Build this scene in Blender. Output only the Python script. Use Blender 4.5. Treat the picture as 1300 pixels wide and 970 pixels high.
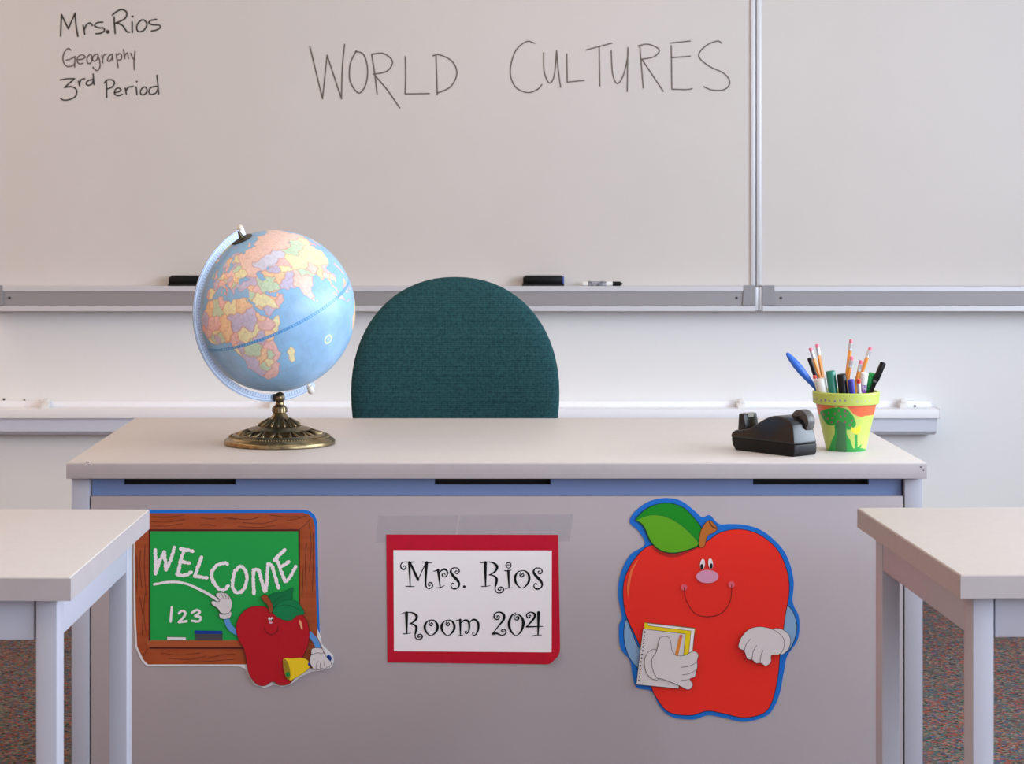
import bpy, bmesh, math, random
import numpy as np
from mathutils import Vector, Matrix
from mathutils.geometry import tessellate_polygon
random.seed(7)
R_ = math.radians
for o in list(bpy.data.objects):
    bpy.data.objects.remove(o, do_unlink=True)
SC = bpy.context.scene
COL = SC.collection

# ------------------------------------------------------------------ camera
H = 1.1945                 # lens height above the floor
FPX, PX, PY = 2776.0, 585.0, 258.0     # focal length and principal point for the 1300x970 frame
cam_data = bpy.data.cameras.new('camera')
cam = bpy.data.objects.new('camera', cam_data)
COL.objects.link(cam)
cam.location = (0, 0, H)
cam.rotation_euler = (R_(90), 0, 0)
cam_data.sensor_width = 36.0
cam_data.lens = 36.0 * FPX / 1300.0
cam_data.shift_x = (650 - PX) / 1300.0
cam_data.shift_y = -(485 - PY) / 1300.0
cam_data.clip_start = 0.05
cam_data.dof.use_dof = True
cam_data.dof.focus_distance = 4.05
cam_data.dof.aperture_fstop = 16.0
SC.camera = cam

# ------------------------------------------------------------------ light
SC.view_settings.view_transform = 'Standard'
SC.view_settings.look = 'None'
SC.view_settings.exposure = 0.0
SC.view_settings.gamma = 1.0
SC.view_settings.use_curve_mapping = False
SC.cycles.use_denoising = True
SC.cycles.max_bounces = 8
SC.cycles.diffuse_bounces = 5

world = bpy.data.worlds.new('world')
SC.world = world
world.use_nodes = True
world.node_tree.nodes['Background'].inputs[0].default_value = (0.86, 0.89, 1.0, 1)
world.node_tree.nodes['Background'].inputs[1].default_value = 1.0

def area(name, loc, rot, sx, sy, power, color):
    d = bpy.data.lights.new(name, 'AREA')
    d.shape = 'RECTANGLE'; d.size = sx; d.size_y = sy
    d.energy = power; d.color = color
    o = bpy.data.objects.new(name, d)
    o.location = loc; o.rotation_euler = rot
    COL.objects.link(o)
    return o
# daylight through the three windows of the right wall
WIN_Y = [(-1.2, 0.6), (0.85, 2.65), (2.9, 5.2)]
for i, (a, b) in enumerate(WIN_Y):
    area('daylight', (3.32, (a + b) / 2, 1.65), (0, R_(90), 0), 1.5, b - a - 0.1, 50 * (b - a), (0.74, 0.86, 1.0))
# fluorescent fittings in the ceiling
for x, pw in ((-2.5, 13.5), (0.3, 7)):
    for y in (1.2, 3.6, 5.6):
        area('ceiling_lamp', (x, y, 2.83), (0, 0, 0), 0.6, 1.2, pw, (1.0, 0.83, 0.62))

# ------------------------------------------------------------------ helpers
def s2l(c):
    r = []
    for v in c[:3]:
        v = v / 255.0
        r.append(v / 12.92 if v <= 0.04045 else ((v + 0.055) / 1.055) ** 2.4)
    return (r[0], r[1], r[2], 1.0)

def mat(name, rgb, rough=0.5, metal=0.0, noise=0.0, nscale=40.0, bump=0.0, bscale=200.0, coat=0.0, spec=0.5, rgb2=None, trans=0.0, stretch=None):
    m = bpy.data.materials.new(name); m.use_nodes = True
    nt = m.node_tree; p = nt.nodes['Principled BSDF']
    c = s2l(rgb)
    p.inputs['Base Color'].default_value = c
    p.inputs['Roughness'].default_value = rough
    p.inputs['Metallic'].default_value = metal
    p.inputs['Specular IOR Level'].default_value = spec
    if coat: 
        p.inputs['Coat Weight'].default_value = coat; p.inputs['Coat Roughness'].default_value = 0.18
    if trans: p.inputs['Transmission Weight'].default_value = trans
    tc = nt.nodes.new('ShaderNodeTexCoord')
    src = tc.outputs['Object']
    if stretch:
        mp = nt.nodes.new('ShaderNodeMapping'); mp.inputs['Scale'].default_value = stretch
        nt.links.new(src, mp.inputs['Vector']); src = mp.outputs['Vector']
    if noise or rgb2:
        n = nt.nodes.new('ShaderNodeTexNoise'); n.inputs['Scale'].default_value = nscale; n.inputs['Detail'].default_value = 4
        nt.links.new(src, n.inputs['Vector'])
        r = nt.nodes.new('ShaderNodeValToRGB')
        r.color_ramp.elements[0].position = 0.35; r.color_ramp.elements[1].position = 0.65
        if rgb2: c2 = s2l(rgb2)
        else:
            c2 = tuple(min(1, v * (1 + noise)) for v in c[:3]) + (1,)
            c = tuple(v * (1 - noise) for v in c[:3]) + (1,)
        r.color_ramp.elements[0].color = c; r.color_ramp.elements[1].color = c2
        nt.links.new(n.outputs['Fac'], r.inputs['Fac']); nt.links.new(r.outputs['Color'], p.inputs['Base Color'])
    if bump:
        n = nt.nodes.new('ShaderNodeTexNoise'); n.inputs['Scale'].default_value = bscale; n.inputs['Detail'].default_value = 3
        nt.links.new(src, n.inputs['Vector'])
        b = nt.nodes.new('ShaderNodeBump'); b.inputs['Strength'].default_value = bump; b.inputs['Distance'].default_value = 0.002
        nt.links.new(n.outputs['Fac'], b.inputs['Height']); nt.links.new(b.outputs['Normal'], p.inputs['Normal'])
    return m

def attr_mat(name, rough, coat=0.0):
    m = bpy.data.materials.new(name); m.use_nodes = True
    nt = m.node_tree; p = nt.nodes['Principled BSDF']
    a = nt.nodes.new('ShaderNodeVertexColor'); a.layer_name = 'print'
    nt.links.new(a.outputs['Color'], p.inputs['Base Color'])
    p.inputs['Roughness'].default_value = rough
    if coat: p.inputs['Coat Weight'].default_value = coat; p.inputs['Coat Roughness'].default_value = 0.22
    return m

def tag(o, label=None, cat=None, group=None, kind=None):
    if label: o['label'] = label
    if cat: o['category'] = cat
    if group: o['group'] = group
    if kind: o['kind'] = kind
    return o

def thing(name, loc, label, cat, group=None, rz=0.0):
    o = bpy.data.objects.new(name, None); COL.objects.link(o)
    o.location = loc; o.rotation_euler = (0, 0, rz); o.empty_display_size = 0.05
    return tag(o, label, cat, group)

def root_loc(p):
    v = Vector((0, 0, 0))
    while p: v = v + p.location; p = p.parent
    return v

def mk(name, bm, m, parent=None, smooth=False, world=True, auto=None):
    """link a bmesh as one object; world=True: the vertices are in world space (unrotated parents)"""
    if parent is not None and world:
        bmesh.ops.translate(bm, verts=bm.verts, vec=-root_loc(parent))
    bmesh.ops.recalc_face_normals(bm, faces=bm.faces)
    me = bpy.data.meshes.new(name); bm.to_mesh(me); bm.free()
    if smooth:
        for f in me.polygons: f.use_smooth = True
        if auto: me.set_sharp_from_angle(angle=R_(auto))
    me.materials.append(m)
    o = bpy.data.objects.new(name, me); COL.objects.link(o); o.parent = parent
    return o

def add_box(bm, x0, x1, y0, y1, z0, z1, bev=0.0, seg=2):
    t = bmesh.new()
    bmesh.ops.create_cube(t, size=1)
    for v in t.verts:
        v.co = Vector((x0 + (v.co.x + .5) * (x1 - x0), y0 + (v.co.y + .5) * (y1 - y0), z0 + (v.co.z + .5) * (z1 - z0)))
    if bev: bmesh.ops.bevel(t, geom=t.edges[:], offset=bev, segments=seg, affect='EDGES', profile=0.6)
    merge(bm, t)

def merge(bm, t, M=None):
    if M is not None: bmesh.ops.transform(t, matrix=M, verts=t.verts)
    t.verts.index_update()
    vs = [bm.verts.new(v.co) for v in t.verts]
    for f in t.faces:
        try: bm.faces.new([vs[v.index] for v in f.verts])
        except ValueError: pass
    t.free()

def box(name, x0, x1, y0, y1, z0, z1, m, parent=None, bev=0.0, world=True):
    bm = bmesh.new(); add_box(bm, x0, x1, y0, y1, z0, z1, bev)
    return mk(name, bm, m, parent, smooth=bool(bev), world=world, auto=35)

def add_lathe(bm, prof, seg=48, c=(0, 0, 0), M=None):
    t = bmesh.new(); rings = []
    for r, z in prof:
        if r < 1e-6: rings.append([t.verts.new((0, 0, z))])
        else: rings.append([t.verts.new((r * math.cos(2 * math.pi * k / seg), r * math.sin(2 * math.pi * k / seg), z)) for k in range(seg)])
    for a, b in zip(rings[:-1], rings[1:]):
        for k in range(seg):
            k2 = (k + 1) % seg
            if len(a) == 1 and len(b) == 1: continue
            if len(a) == 1: t.faces.new((a[0], b[k], b[k2]))
            elif len(b) == 1: t.faces.new((a[k], a[k2], b[0]))
            else: t.faces.new((a[k], a[k2], b[k2], b[k]))
    T = Matrix.Translation(Vector(c))
    merge(bm, t, T @ M if M is not None else T)

def axis_mat(p0, p1):
    d = Vector(p1) - Vector(p0)
    return Matrix.Translation(Vector(p0)) @ d.to_track_quat('Z', 'Y').to_matrix().to_4x4()

def add_rod(bm, p0, p1, prof, seg=20):
    """lathe profile [(r, distance from p0)] along p0->p1"""
    add_lathe(bm, prof, seg, (0, 0, 0), axis_mat(p0, p1))

def P(x, y, D):
    """point at depth D metres seen at photo position (x, y)"""
    return Vector(((x - PX) * D / FPX, D, H - (y - PY) * D / FPX))

def catmull(pts, closed=False, n=8):
    pts = [tuple(p) for p in pts]; out = []; N = len(pts)
    if N < 3 and not closed: return pts
    rng = range(N) if closed else range(N - 1)
    for i in rng:
        p1, p2 = pts[i], pts[(i + 1) % N]
        p0 = pts[(i - 1) % N] if (closed or i > 0) else p1
        p3 = pts[(i + 2) % N] if (closed or i + 2 < N) else p2
        for k in range(n):
            t = k / n
            out.append(tuple(0.5 * (2 * b + (c - a) * t + (2 * a - 5 * b + 4 * c - d) * t * t + (3 * b - a - 3 * c + d) * t ** 3) for a, b, c, d in zip(p0, p1, p2, p3)))
    if not closed: out.append(pts[-1])
    return out

def fr(x0, y0, s):
    """enlarged view of the photo -> photo pixels; third value is a width"""
    def f(pts):
        r = []
        for p in pts:
            q = (x0 + p[0] / s, y0 + p[1] / s)
            if len(p) > 2: q += (p[2] / s,)
            r.append(q)
        return r
    return f

STK = [0]
def add_stroke(bm, pts, D, w=None, closed=False, smooth=True, jitter=0.0, cap=True, n=6):
    """flat ribbon following photo points at depth D, width in photo pixels"""
    if len(pts[0]) == 2: pts = [(p[0], p[1], w) for p in pts]
    STK[0] = (STK[0] + 1) % 6; D -= 2.4e-5 * STK[0]
    if smooth: pts = catmull(pts, closed, n)
    N = len(pts)
    if jitter:
        fine = []
        for a, b in zip(pts[:-1], pts[1:]):
            L = math.hypot(b[0] - a[0], b[1] - a[1]); k = max(1, int(L / 0.8))
            fine += [tuple(a[j] + (b[j] - a[j]) * i / k for j in range(3)) for i in range(k)]
        pts = fine + [pts[-1]]; N = len(pts)
    L, Rr = [], []
    for i, (x, y, ww) in enumerate(pts):
        a = pts[(i - 1) % N] if (closed or i > 0) else pts[i]
        b = pts[(i + 1) % N] if (closed or i < N - 1) else pts[i]
        dx, dy = b[0] - a[0], b[1] - a[1]; l = math.hypot(dx, dy) or 1
        nx, ny = -dy / l, dx / l
        h1 = ww / 2 * (1 + random.uniform(-jitter, jitter)); h2 = ww / 2 * (1 + random.uniform(-jitter, jitter))
        L.append(bm.verts.new(P(x + nx * h1, y + ny * h1, D))); Rr.append(bm.verts.new(P(x - nx * h2, y - ny * h2, D)))
    for i in range(N if closed else N - 1):
        j = (i + 1) % N
        try: bm.faces.new((L[i], L[j], Rr[j], Rr[i]))
        except ValueError: pass
    if cap and not closed:
        for q, (x, y, ww) in enumerate((pts[0], pts[-1])): add_disc(bm, x, y, ww / 2, ww / 2, D - 8e-6 * (q + 1), 10)

def add_poly(bm, pts, D, smooth=True, n=6, thick=0.0):
    if smooth: pts = catmull(pts, True, n)
    co = [P(x, y, D) for x, y in pts]
    tr = tessellate_polygon([co])
    vs = [bm.verts.new(c) for c in co]
    for t in tr:
        try: bm.faces.new([vs[i] for i in t])
        except ValueError: pass
    if thick:
        bs = [bm.verts.new(c + Vector((0, thick, 0))) for c in co]
        for t in tr:
            try: bm.faces.new([bs[i] for i in reversed(t)])
            except ValueError: pass
        for i in range(len(vs)):
            j = (i + 1) % len(vs)
            bm.faces.new((vs[i], vs[j], bs[j], bs[i]))

def add_disc(bm, x, y, rx, ry, D, n=20, rot=0.0):
    c, s = math.cos(rot), math.sin(rot)
    vs = []
    for k in range(n):
        a = 2 * math.pi * k / n; u, v = rx * math.cos(a), ry * math.sin(a)
        vs.append(bm.verts.new(P(x + u * c - v * s, y + u * s + v * c, D)))
    bm.faces.new(vs)

def inside(poly, X, Y):
    res = np.zeros(X.shape, bool); n = len(poly)
    for i in range(n):
        x1, y1 = poly[i]; x2, y2 = poly[(i + 1) % n]
        if y1 == y2: continue
        c = ((y1 > Y) != (y2 > Y)) & (X < (x2 - x1) * (Y - y1) / (y2 - y1) + x1)
        res ^= c
    return res

def grid_mesh(name, V, F, cols, m, parent, smooth=True):
    """dense mesh with a printed colour per vertex; V in the parent's space"""
    me = bpy.data.meshes.new(name)
    me.from_pydata([tuple(v) for v in V.tolist()], [], [tuple(f) for f in F.tolist()])
    at = me.color_attributes.new('print', 'FLOAT_COLOR', 'POINT')
    rgba = np.ones((len(V), 4), np.float32); rgba[:, :3] = cols
    at.data.foreach_set('color', rgba.ravel())
    if smooth: me.polygons.foreach_set('use_smooth', np.ones(len(F), bool))
    me.materials.append(m); me.update()
    o = bpy.data.objects.new(name, me); COL.objects.link(o); o.parent = parent
    return o

def lin(rgb): return np.array(s2l(rgb)[:3])

# ------------------------------------------------------------------ materials
M = {}
M['wall'] = mat('wall_paint', (230, 230, 230), 0.75, bump=0.05, bscale=350)
M['wall_warm'] = mat('salmon_bounce', (240, 190, 154), 0.8)  # salmon tone invented for warm bounce light from the unseen left wall
M['ceiling'] = mat('ceiling_tile', (225, 222, 216), 0.9)
M['board'] = mat('whiteboard_enamel', (204, 198, 194), 0.38, spec=0.35, noise=0.012, nscale=3)
M['alu'] = mat('brushed_aluminium', (204, 203, 208), 0.42, 0.25)
M['alu_dark'] = mat('tray_face', (150, 147, 150), 0.5, 0.2)
M['endcap'] = mat('grey_end_cap', (142, 141, 146), 0.4)
M['screw'] = mat('screw_dark', (60, 58, 60), 0.4, 0.6)
M['rail'] = mat('white_rail', (238, 238, 243), 0.45)
M['rail_low'] = mat('shaded_channel', (222, 227, 242), 0.5)  # white rail's lower part, bluish shade under the ledge mixed into its colour
M['ink'] = mat('marker_ink', (52, 44, 40), 0.6)
M['ink_soft'] = mat('marker_ink_brown', (96, 84, 76), 0.6)
M['black'] = mat('black_plastic', (8, 8, 9), 0.32, spec=.22)
M['felt'] = mat('black_felt', (26, 25, 25), 0.95, bump=0.4, bscale=600)
M['bluetrim'] = mat('blue_plastic', (60, 90, 175), 0.4)
M['whitepl'] = mat('white_plastic', (226, 224, 222), 0.35)
M['top'] = mat('beige_laminate', (201, 193, 189), 0.42, noise=0.015, nscale=60, spec=0.45)
M['edge'] = mat('shaded_edge_band', (172, 163, 165), 0.5, noise=0.02, nscale=30)  # edging of the tops, its darker tone mostly shade put into the colour
M['steel'] = mat('grey_painted_steel', (176, 176, 188), 0.45, noise=0.01, nscale=8)
M['rail_blue'] = mat('slate_painted_steel', (112, 132, 176), 0.45)
M['panel'] = mat('grey_modesty_panel', (171, 160, 163), 0.5, noise=0.01, nscale=10)
M['slot'] = mat('dark_slot', (8, 8, 9), 0.8)

def carpet_mat():
    m = bpy.data.materials.new('speckled_carpet'); m.use_nodes = True
    nt = m.node_tree; p = nt.nodes['Principled BSDF']; p.inputs['Roughness'].default_value = 0.95
    p.inputs['Specular IOR Level'].default_value = 0.1
    tc = nt.nodes.new('ShaderNodeTexCoord')
    v = nt.nodes.new('ShaderNodeTexVoronoi'); v.inputs['Scale'].default_value = 140
    nt.links.new(tc.outputs['Object'], v.inputs['Vector'])
    sep = nt.nodes.new('ShaderNodeSeparateColor'); nt.links.new(v.outputs['Color'], sep.inputs['Color'])
    r = nt.nodes.new('ShaderNodeValToRGB'); r.color_ramp.interpolation = 'CONSTANT'
    cs = [(0.0, (104, 98, 92)), (0.2, (150, 78, 70)), (0.36, (84, 108, 98)), (0.52, (138, 128, 116)), (0.66, (84, 92, 120)), (0.8, (70, 62, 60)), (0.9, (168, 110, 92))]
    e = r.color_ramp.elements
    e[0].position, e[0].color = 0.0, s2l(cs[0][1]); e[1].position, e[1].color = cs[1][0], s2l(cs[1][1])
    for pos, c in cs[2:]:
        q = e.new(pos); q.color = s2l(c)
    nt.links.new(sep.outputs['Red'], r.inputs['Fac'])
    n = nt.nodes.new('ShaderNodeTexNoise'); n.inputs['Scale'].default_value = 420
    nt.links.new(tc.outputs['Object'], n.inputs['Vector'])
    mx = nt.nodes.new('ShaderNodeMix'); mx.data_type = 'RGBA'; mx.blend_type = 'MULTIPLY'; mx.inputs['Factor'].default_value = 0.6
    nt.links.new(r.outputs['Color'], mx.inputs['A']); nt.links.new(n.outputs['Fac'], mx.inputs['B'])
    nt.links.new(mx.outputs['Result'], p.inputs['Base Color'])
    b = nt.nodes.new('ShaderNodeBump'); b.inputs['Strength'].default_value = 0.6; b.inputs['Distance'].default_value = 0.004
    nt.links.new(v.outputs['Distance'], b.inputs['Height']); nt.links.new(b.outputs['Normal'], p.inputs['Normal'])
    return m
M['carpet'] = carpet_mat()

def fabric_mat():
    m = mat('teal_weave', (40, 84, 88), 0.9, spec=0.15)
    nt = m.node_tree; p = nt.nodes['Principled BSDF']
    tc = nt.nodes.new('ShaderNodeTexCoord')
    w1 = nt.nodes.new('ShaderNodeTexWave'); w1.bands_direction = 'X'; w1.inputs['Scale'].default_value = 130; w1.inputs['Distortion'].default_value = 1.5; w1.inputs['Detail Scale'].default_value = 30
    w2 = nt.nodes.new('ShaderNodeTexWave'); w2.bands_direction = 'Z'; w2.inputs['Scale'].default_value = 110; w2.inputs['Distortion'].default_value = 1.5; w2.inputs['Detail Scale'].default_value = 30
    n = nt.nodes.new('ShaderNodeTexNoise'); n.inputs['Scale'].default_value = 160; n.inputs['Detail'].default_value = 4
    for q in (w1, w2, n): nt.links.new(tc.outputs['Object'], q.inputs['Vector'])
    a = nt.nodes.new('ShaderNodeMath'); a.operation = 'MULTIPLY'
    nt.links.new(w1.outputs['Fac'], a.inputs[0]); nt.links.new(w2.outputs['Fac'], a.inputs[1])
    c = nt.nodes.new('ShaderNodeMath'); c.operation = 'ADD'
    nt.links.new(a.outputs[0], c.inputs[0]); nt.links.new(n.outputs['Fac'], c.inputs[1])
    r = nt.nodes.new('ShaderNodeValToRGB'); r.color_ramp.elements[0].position = 0.4; r.color_ramp.elements[1].position = 1.3 / 1.4
    r.color_ramp.elements[0].color = s2l((18, 44, 49)); r.color_ramp.elements[1].color = s2l((42, 82, 86))
    nt.links.new(c.outputs[0], r.inputs['Fac']); nt.links.new(r.outputs['Color'], p.inputs['Base Color'])
    b = nt.nodes.new('ShaderNodeBump'); b.inputs['Strength'].default_value = 0.35; b.inputs['Distance'].default_value = 0.001
    nt.links.new(c.outputs[0], b.inputs['Height']); nt.links.new(b.outputs['Normal'], p.inputs['Normal'])
    return m
M['fabric'] = fabric_mat()
M['carton_white'] = mat('laminated_card', (228, 226, 228), 0.35)

# ------------------------------------------------------------------ the room
WY = 7.0                       # the whiteboard wall
XL, XR, YB, ZC = -3.4, 3.4, -1.6, 2.9
def struct(o, label): return tag(o, label, kind='structure')
struct(box('floor', XL, XR, YB, WY, -0.1, 0.0, M['carpet']), 'speckled multicoloured carpet on the classroom floor')
struct(box('wall_back', XL, XR, WY, WY + 0.12, 0, ZC, M['wall']), 'white painted classroom wall behind the whiteboards')
struct(box('wall_left', XL - 0.12, XL, YB, WY, 0, ZC, M['wall_warm']), 'unseen side wall of the classroom, tinted to bounce warm light')
struct(box('ceiling', XL, XR, YB, WY, ZC, ZC + 0.1, M['ceiling']), 'pale ceiling of the classroom')
struct(box('baseboard_back', XL, XR, WY - 0.012, WY, 0, 0.10, mat('base_vinyl', (120, 112, 110), 0.6)), 'grey skirting strip along the whiteboard wall')
bm = bmesh.new()
add_box(bm, XR, XR + 0.12, YB, WY, 0, 0.85); add_box(bm, XR, XR + 0.12, YB, WY, 2.45, ZC)
ys = [YB] + [v for w in WIN_Y for v in w] + [WY]
for a, b in zip(ys[::2], ys[1::2]): add_box(bm, XR, XR + 0.12, a, b, 0.85, 2.45)
struct(mk('wall_right', bm, M['wall']), 'pale window wall of the classroom')
for i, (a, b) in enumerate(WIN_Y):
    bm = bmesh.new()
    for z in (0.85, 1.63, 2.40): add_box(bm, XR + 0.02, XR + 0.08, a, b, z, z + 0.05)
    for y in (a, (a + b) / 2 - 0.025, b - 0.05): add_box(bm, XR + 0.02, XR + 0.08, y, y + 0.05, 0.85, 2.45)
    struct(mk('window_%d' % (i + 1), bm, M['whitepl']), 'white framed window in the side wall')

# ------------------------------------------------------------------ whiteboards
WD = WY - 0.012               # enamel face
TR0, TR1 = 363, 396           # tray top and bottom in the photo
def zat(y, D): return H - (y - PY) * D / FPX
def xat(x, D): return (x - PX) * D / FPX
def whiteboard(x0, x1, label):
    t = thing('whiteboard', ((x0 + x1) / 2, WY, zat(396, WD)), label, 'whiteboard', 'whiteboards on the classroom wall')
    zb = zat(390, WD); zt = zb + 1.22
    box('writing_surface', x0 + .01, x1 - .01, WD, WY - .0005, zb, zt - .01, M['board'], t)
    for a, b in ((x0 + .0015, x0 + .017), (x1 - .017, x1 - .0015)):
        bm = bmesh.new(); add_box(bm, a, b, WD - .008, WY - .0005, zat(395, WD), zt, 0.003)
        add_box(bm, a, b, WD - .072, WD - .007, zat(394.5, WD - .07), zat(364.5, WD - .07), 0.002)
        mk('side_frame', bm, M['alu'], t, True, auto=35)
    box('top_frame', x0, x1, WD - .008, WY - .0005, zt - .02, zt, M['alu'], t, 0.002)
    # the marker tray: ledge, sloped face, bottom lip
    dep = 0.075; yf = WD - dep
    zl = zat(364.5, yf); zt0 = zl + .003; zm = zat(370, yf)
    prof = [(WD, zl + .002), (WD, zl - .004), (yf + .016, zl - .004), (yf + .012, zl - .004 - .046), (yf + .012, zat(395, yf + .012)), (yf, zat(395, yf)), (yf, zat(388.5, yf)), (yf + .006, zat(387.5, yf)), (yf + .006, zm), (yf, zm), (yf, zt0 - .002), (yf + .002, zt0), (yf + .006, zt0), (yf + .008, zl + .002)]
    ta, tb = x0 + .012, x1 - .012
    bm = bmesh.new()
    A = [bm.verts.new((ta, y, z)) for y, z in prof]; B = [bm.verts.new((tb, y, z)) for y, z in prof]
    for i in range(len(prof)):
        j = (i + 1) % len(prof); bm.faces.new((A[i], A[j], B[j], B[i]))
    bm.faces.new(A); bm.faces.new(B[::-1])
    tray = mk('marker_tray', bm, M['alu'], t)
    # darker face plate let into the tray front
    fp = box('face_plate', ta + .002, tb - .002, yf + .003, yf + .0055, zat(387.5, yf), zm, M['alu_dark'], tray)
    for xa, s in ((ta, 1), (tb, -1)):
        bm = bmesh.new()
        y0, y1 = yf - .002, WD - .001
        xs = sorted((xa, xa + s * .05))
        xi = xa + s * .05; xm = xa + s * .036; xo = xa - s * .001
        zt1, zb1 = zl + .006, zat(387.5, yf)
        pts = [(xo, zb1), (xo, zt1 - .004), (xo + s * .006, zt1), (xm, zt1), (xm + s * .004, zb1)]
        A = [bm.verts.new((x, y0, z)) for x, z in pts]; B = [bm.verts.new((x, y0 + .004, z)) for x, z in pts]
        for i in range(len(pts)):
            j = (i + 1) % len(pts); bm.faces.new((A[i], A[j], B[j], B[i]))
        bm.faces.new(A); bm.faces.new(B[::-1])
        add_box(bm, min(xo, xo + s * .003), max(xo, xo + s * .003), y0 + .002, y1, zl - .003, zt1 - .002)
        cap = mk('end_cap', bm, M['endcap'], tray)
        bm = bmesh.new(); add_rod(bm, (xa + s * .058, yf + .003, zm - .020), (xa + s * .058, yf - .001, zm - .020), [(0, 0.004), (.0035, .0035), (.004, 0)], 12)
        mk('screw', bm, M['screw'], tray)
    return t, tray, zl + .002, yf
SEAM = xat(959.5, WD)
wb, tray, ZT, TYF = whiteboard(SEAM - 2.44, SEAM, 'wide whiteboard with handwritten class heading and name in dark marker')
whiteboard(SEAM, SEAM + 2.44, 'blank whiteboard without any writing, next to the written one')

# handwriting
wd = WD - .0008
def writing(frame, strokes, w, m, dots=(), closed=()):
    bm = bmesh.new(); f = frame
    for s in strokes:
        sharp = s[0] == 'S'
        pts = s[1:] if sharp else s
        add_stroke(bm, [(x, y, w) for x, y in f(pts)], wd, smooth=not sharp)
    for s in closed: add_stroke(bm, [(x, y, w) for x, y in f(s)], wd, closed=True)
    for x, y, r in dots:
        q = f([(x, y, r)])[0]; add_disc(bm, q[0], q[1], q[2], q[2], wd, 14)
    return mk('handwriting', bm, m, wb)
E9 = fr(70, 5, 9.286); F9 = fr(70, 60, 9.286)
writing(E9, [['S', (65, 378), (75, 125)], ['S', (75, 125), (155, 292)], ['S', (155, 292), (235, 108)], [(235, 108), (245, 240), (268, 382)],
    [(330, 250), (340, 300), (348, 358)], [(345, 300), (375, 240), (415, 225), (440, 252)],
    [(560, 215), (500, 220), (465, 255), (510, 280), (570, 285), (580, 315), (540, 345), (480, 352)],
    [(695, 155), (700, 250), (708, 348)], [(675, 130), (740, 80), (800, 68), (845, 105), (820, 175), (715, 225)], [(715, 225), (790, 250), (845, 325), (875, 332)],
    [(908, 210), (909, 270), (910, 335)], [(1195, 182), (1125, 195), (1105, 225), (1150, 245), (1225, 250), (1240, 275), (1200, 305), (1135, 320)]],
    2.1, M['ink'], [(620, 328, 24), (912, 148, 15)], [[(1020, 190), (970, 240), (965, 305), (1000, 328), (1050, 305), (1082, 245), (1060, 198)]])
writing(F9, [[(185, 35), (155, 15), (115, 50), (92, 120), (105, 190), (150, 228), (210, 215), (228, 190)], [(130, 152), (180, 140), (235, 108)], ['S', (235, 108), (230, 235)],
    [(262, 150), (320, 140), (355, 115), (320, 90), (275, 110), (258, 160), (285, 195), (330, 188)],
    [(500, 80), (460, 95), (440, 140), (460, 165), (495, 140), (505, 95)], [(500, 80), (525, 160), (528, 230), (500, 275), (460, 255), (445, 235)],
    [(550, 95), (558, 140), (562, 185)], [(562, 140), (575, 95), (605, 80)], [(672, 80), (630, 110), (618, 155), (645, 165), (672, 120), (675, 85)], ['S', (675, 85), (680, 160)],
    ['S', (720, 80), (742, 238)], [(725, 100), (760, 75), (785, 100), (775, 145), (740, 150)], ['S', (805, 25), (822, 135)], [(820, 110), (840, 70), (855, 80), (865, 135)],
    [(890, 70), (915, 130), (935, 140)], [(942, 45), (930, 180), (935, 265)]], 1.7, M['ink_soft'], (), [[(410, 85), (378, 125), (380, 180), (410, 192), (432, 155), (430, 100)]])
writing(F9, [[(60, 385), (140, 372), (230, 370)], ['S', (230, 370), (110, 475)], [(110, 475), (190, 465), (250, 500), (245, 570), (190, 610), (110, 625), (65, 605)],
    ['S', (275, 400), (288, 455)], [(288, 430), (305, 385), (350, 370)], [(440, 380), (390, 395), (365, 425), (385, 450), (430, 435), (450, 390)], ['S', (447, 315), (458, 440)]], 1.9, M['ink'])
writing(F9, [['S', (605, 410), (608, 590)], [(580, 420), (620, 385), (680, 390), (700, 425), (670, 470), (620, 490)],
    [(700, 535), (750, 525), (775, 500), (745, 480), (710, 500), (700, 545), (740, 572), (795, 555)], ['S', (825, 480), (840, 555)], [(835, 520), (860, 475), (920, 462)],
    ['S', (955, 470), (965, 560)], [(1195, 460), (1130, 475), (1105, 520), (1125, 555), (1185, 540), (1215, 480)], ['S', (1200, 330), (1222, 550)]],
    1.9, M['ink'], [(962, 405, 12)], [[(1045, 470), (1010, 505), (1010, 550), (1045, 560), (1080, 525), (1075, 480)]])
writing(fr(380, 30, 4.483), [['S', (60, 130), (132, 428)], ['S', (132, 428), (158, 180)], ['S', (158, 180), (240, 428)], [(240, 428), (245, 250), (258, 118)],
    [(325, 155), (290, 230), (290, 330), (340, 395), (380, 340), (388, 250), (365, 175), (320, 158)], [(412, 178), (430, 290), (443, 402)],
    [(412, 175), (480, 170), (530, 215), (500, 270), (420, 288)], ['S', (425, 288), (500, 375), (572, 480)], [(603, 188), (605, 300), (602, 400)], ['S', (602, 400), (740, 398)],
    ['S', (778, 178), (785, 405)], [(760, 183), (800, 178), (870, 215), (897, 285), (860, 360), (785, 395)]], 1.75, M['ink_soft'])
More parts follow.
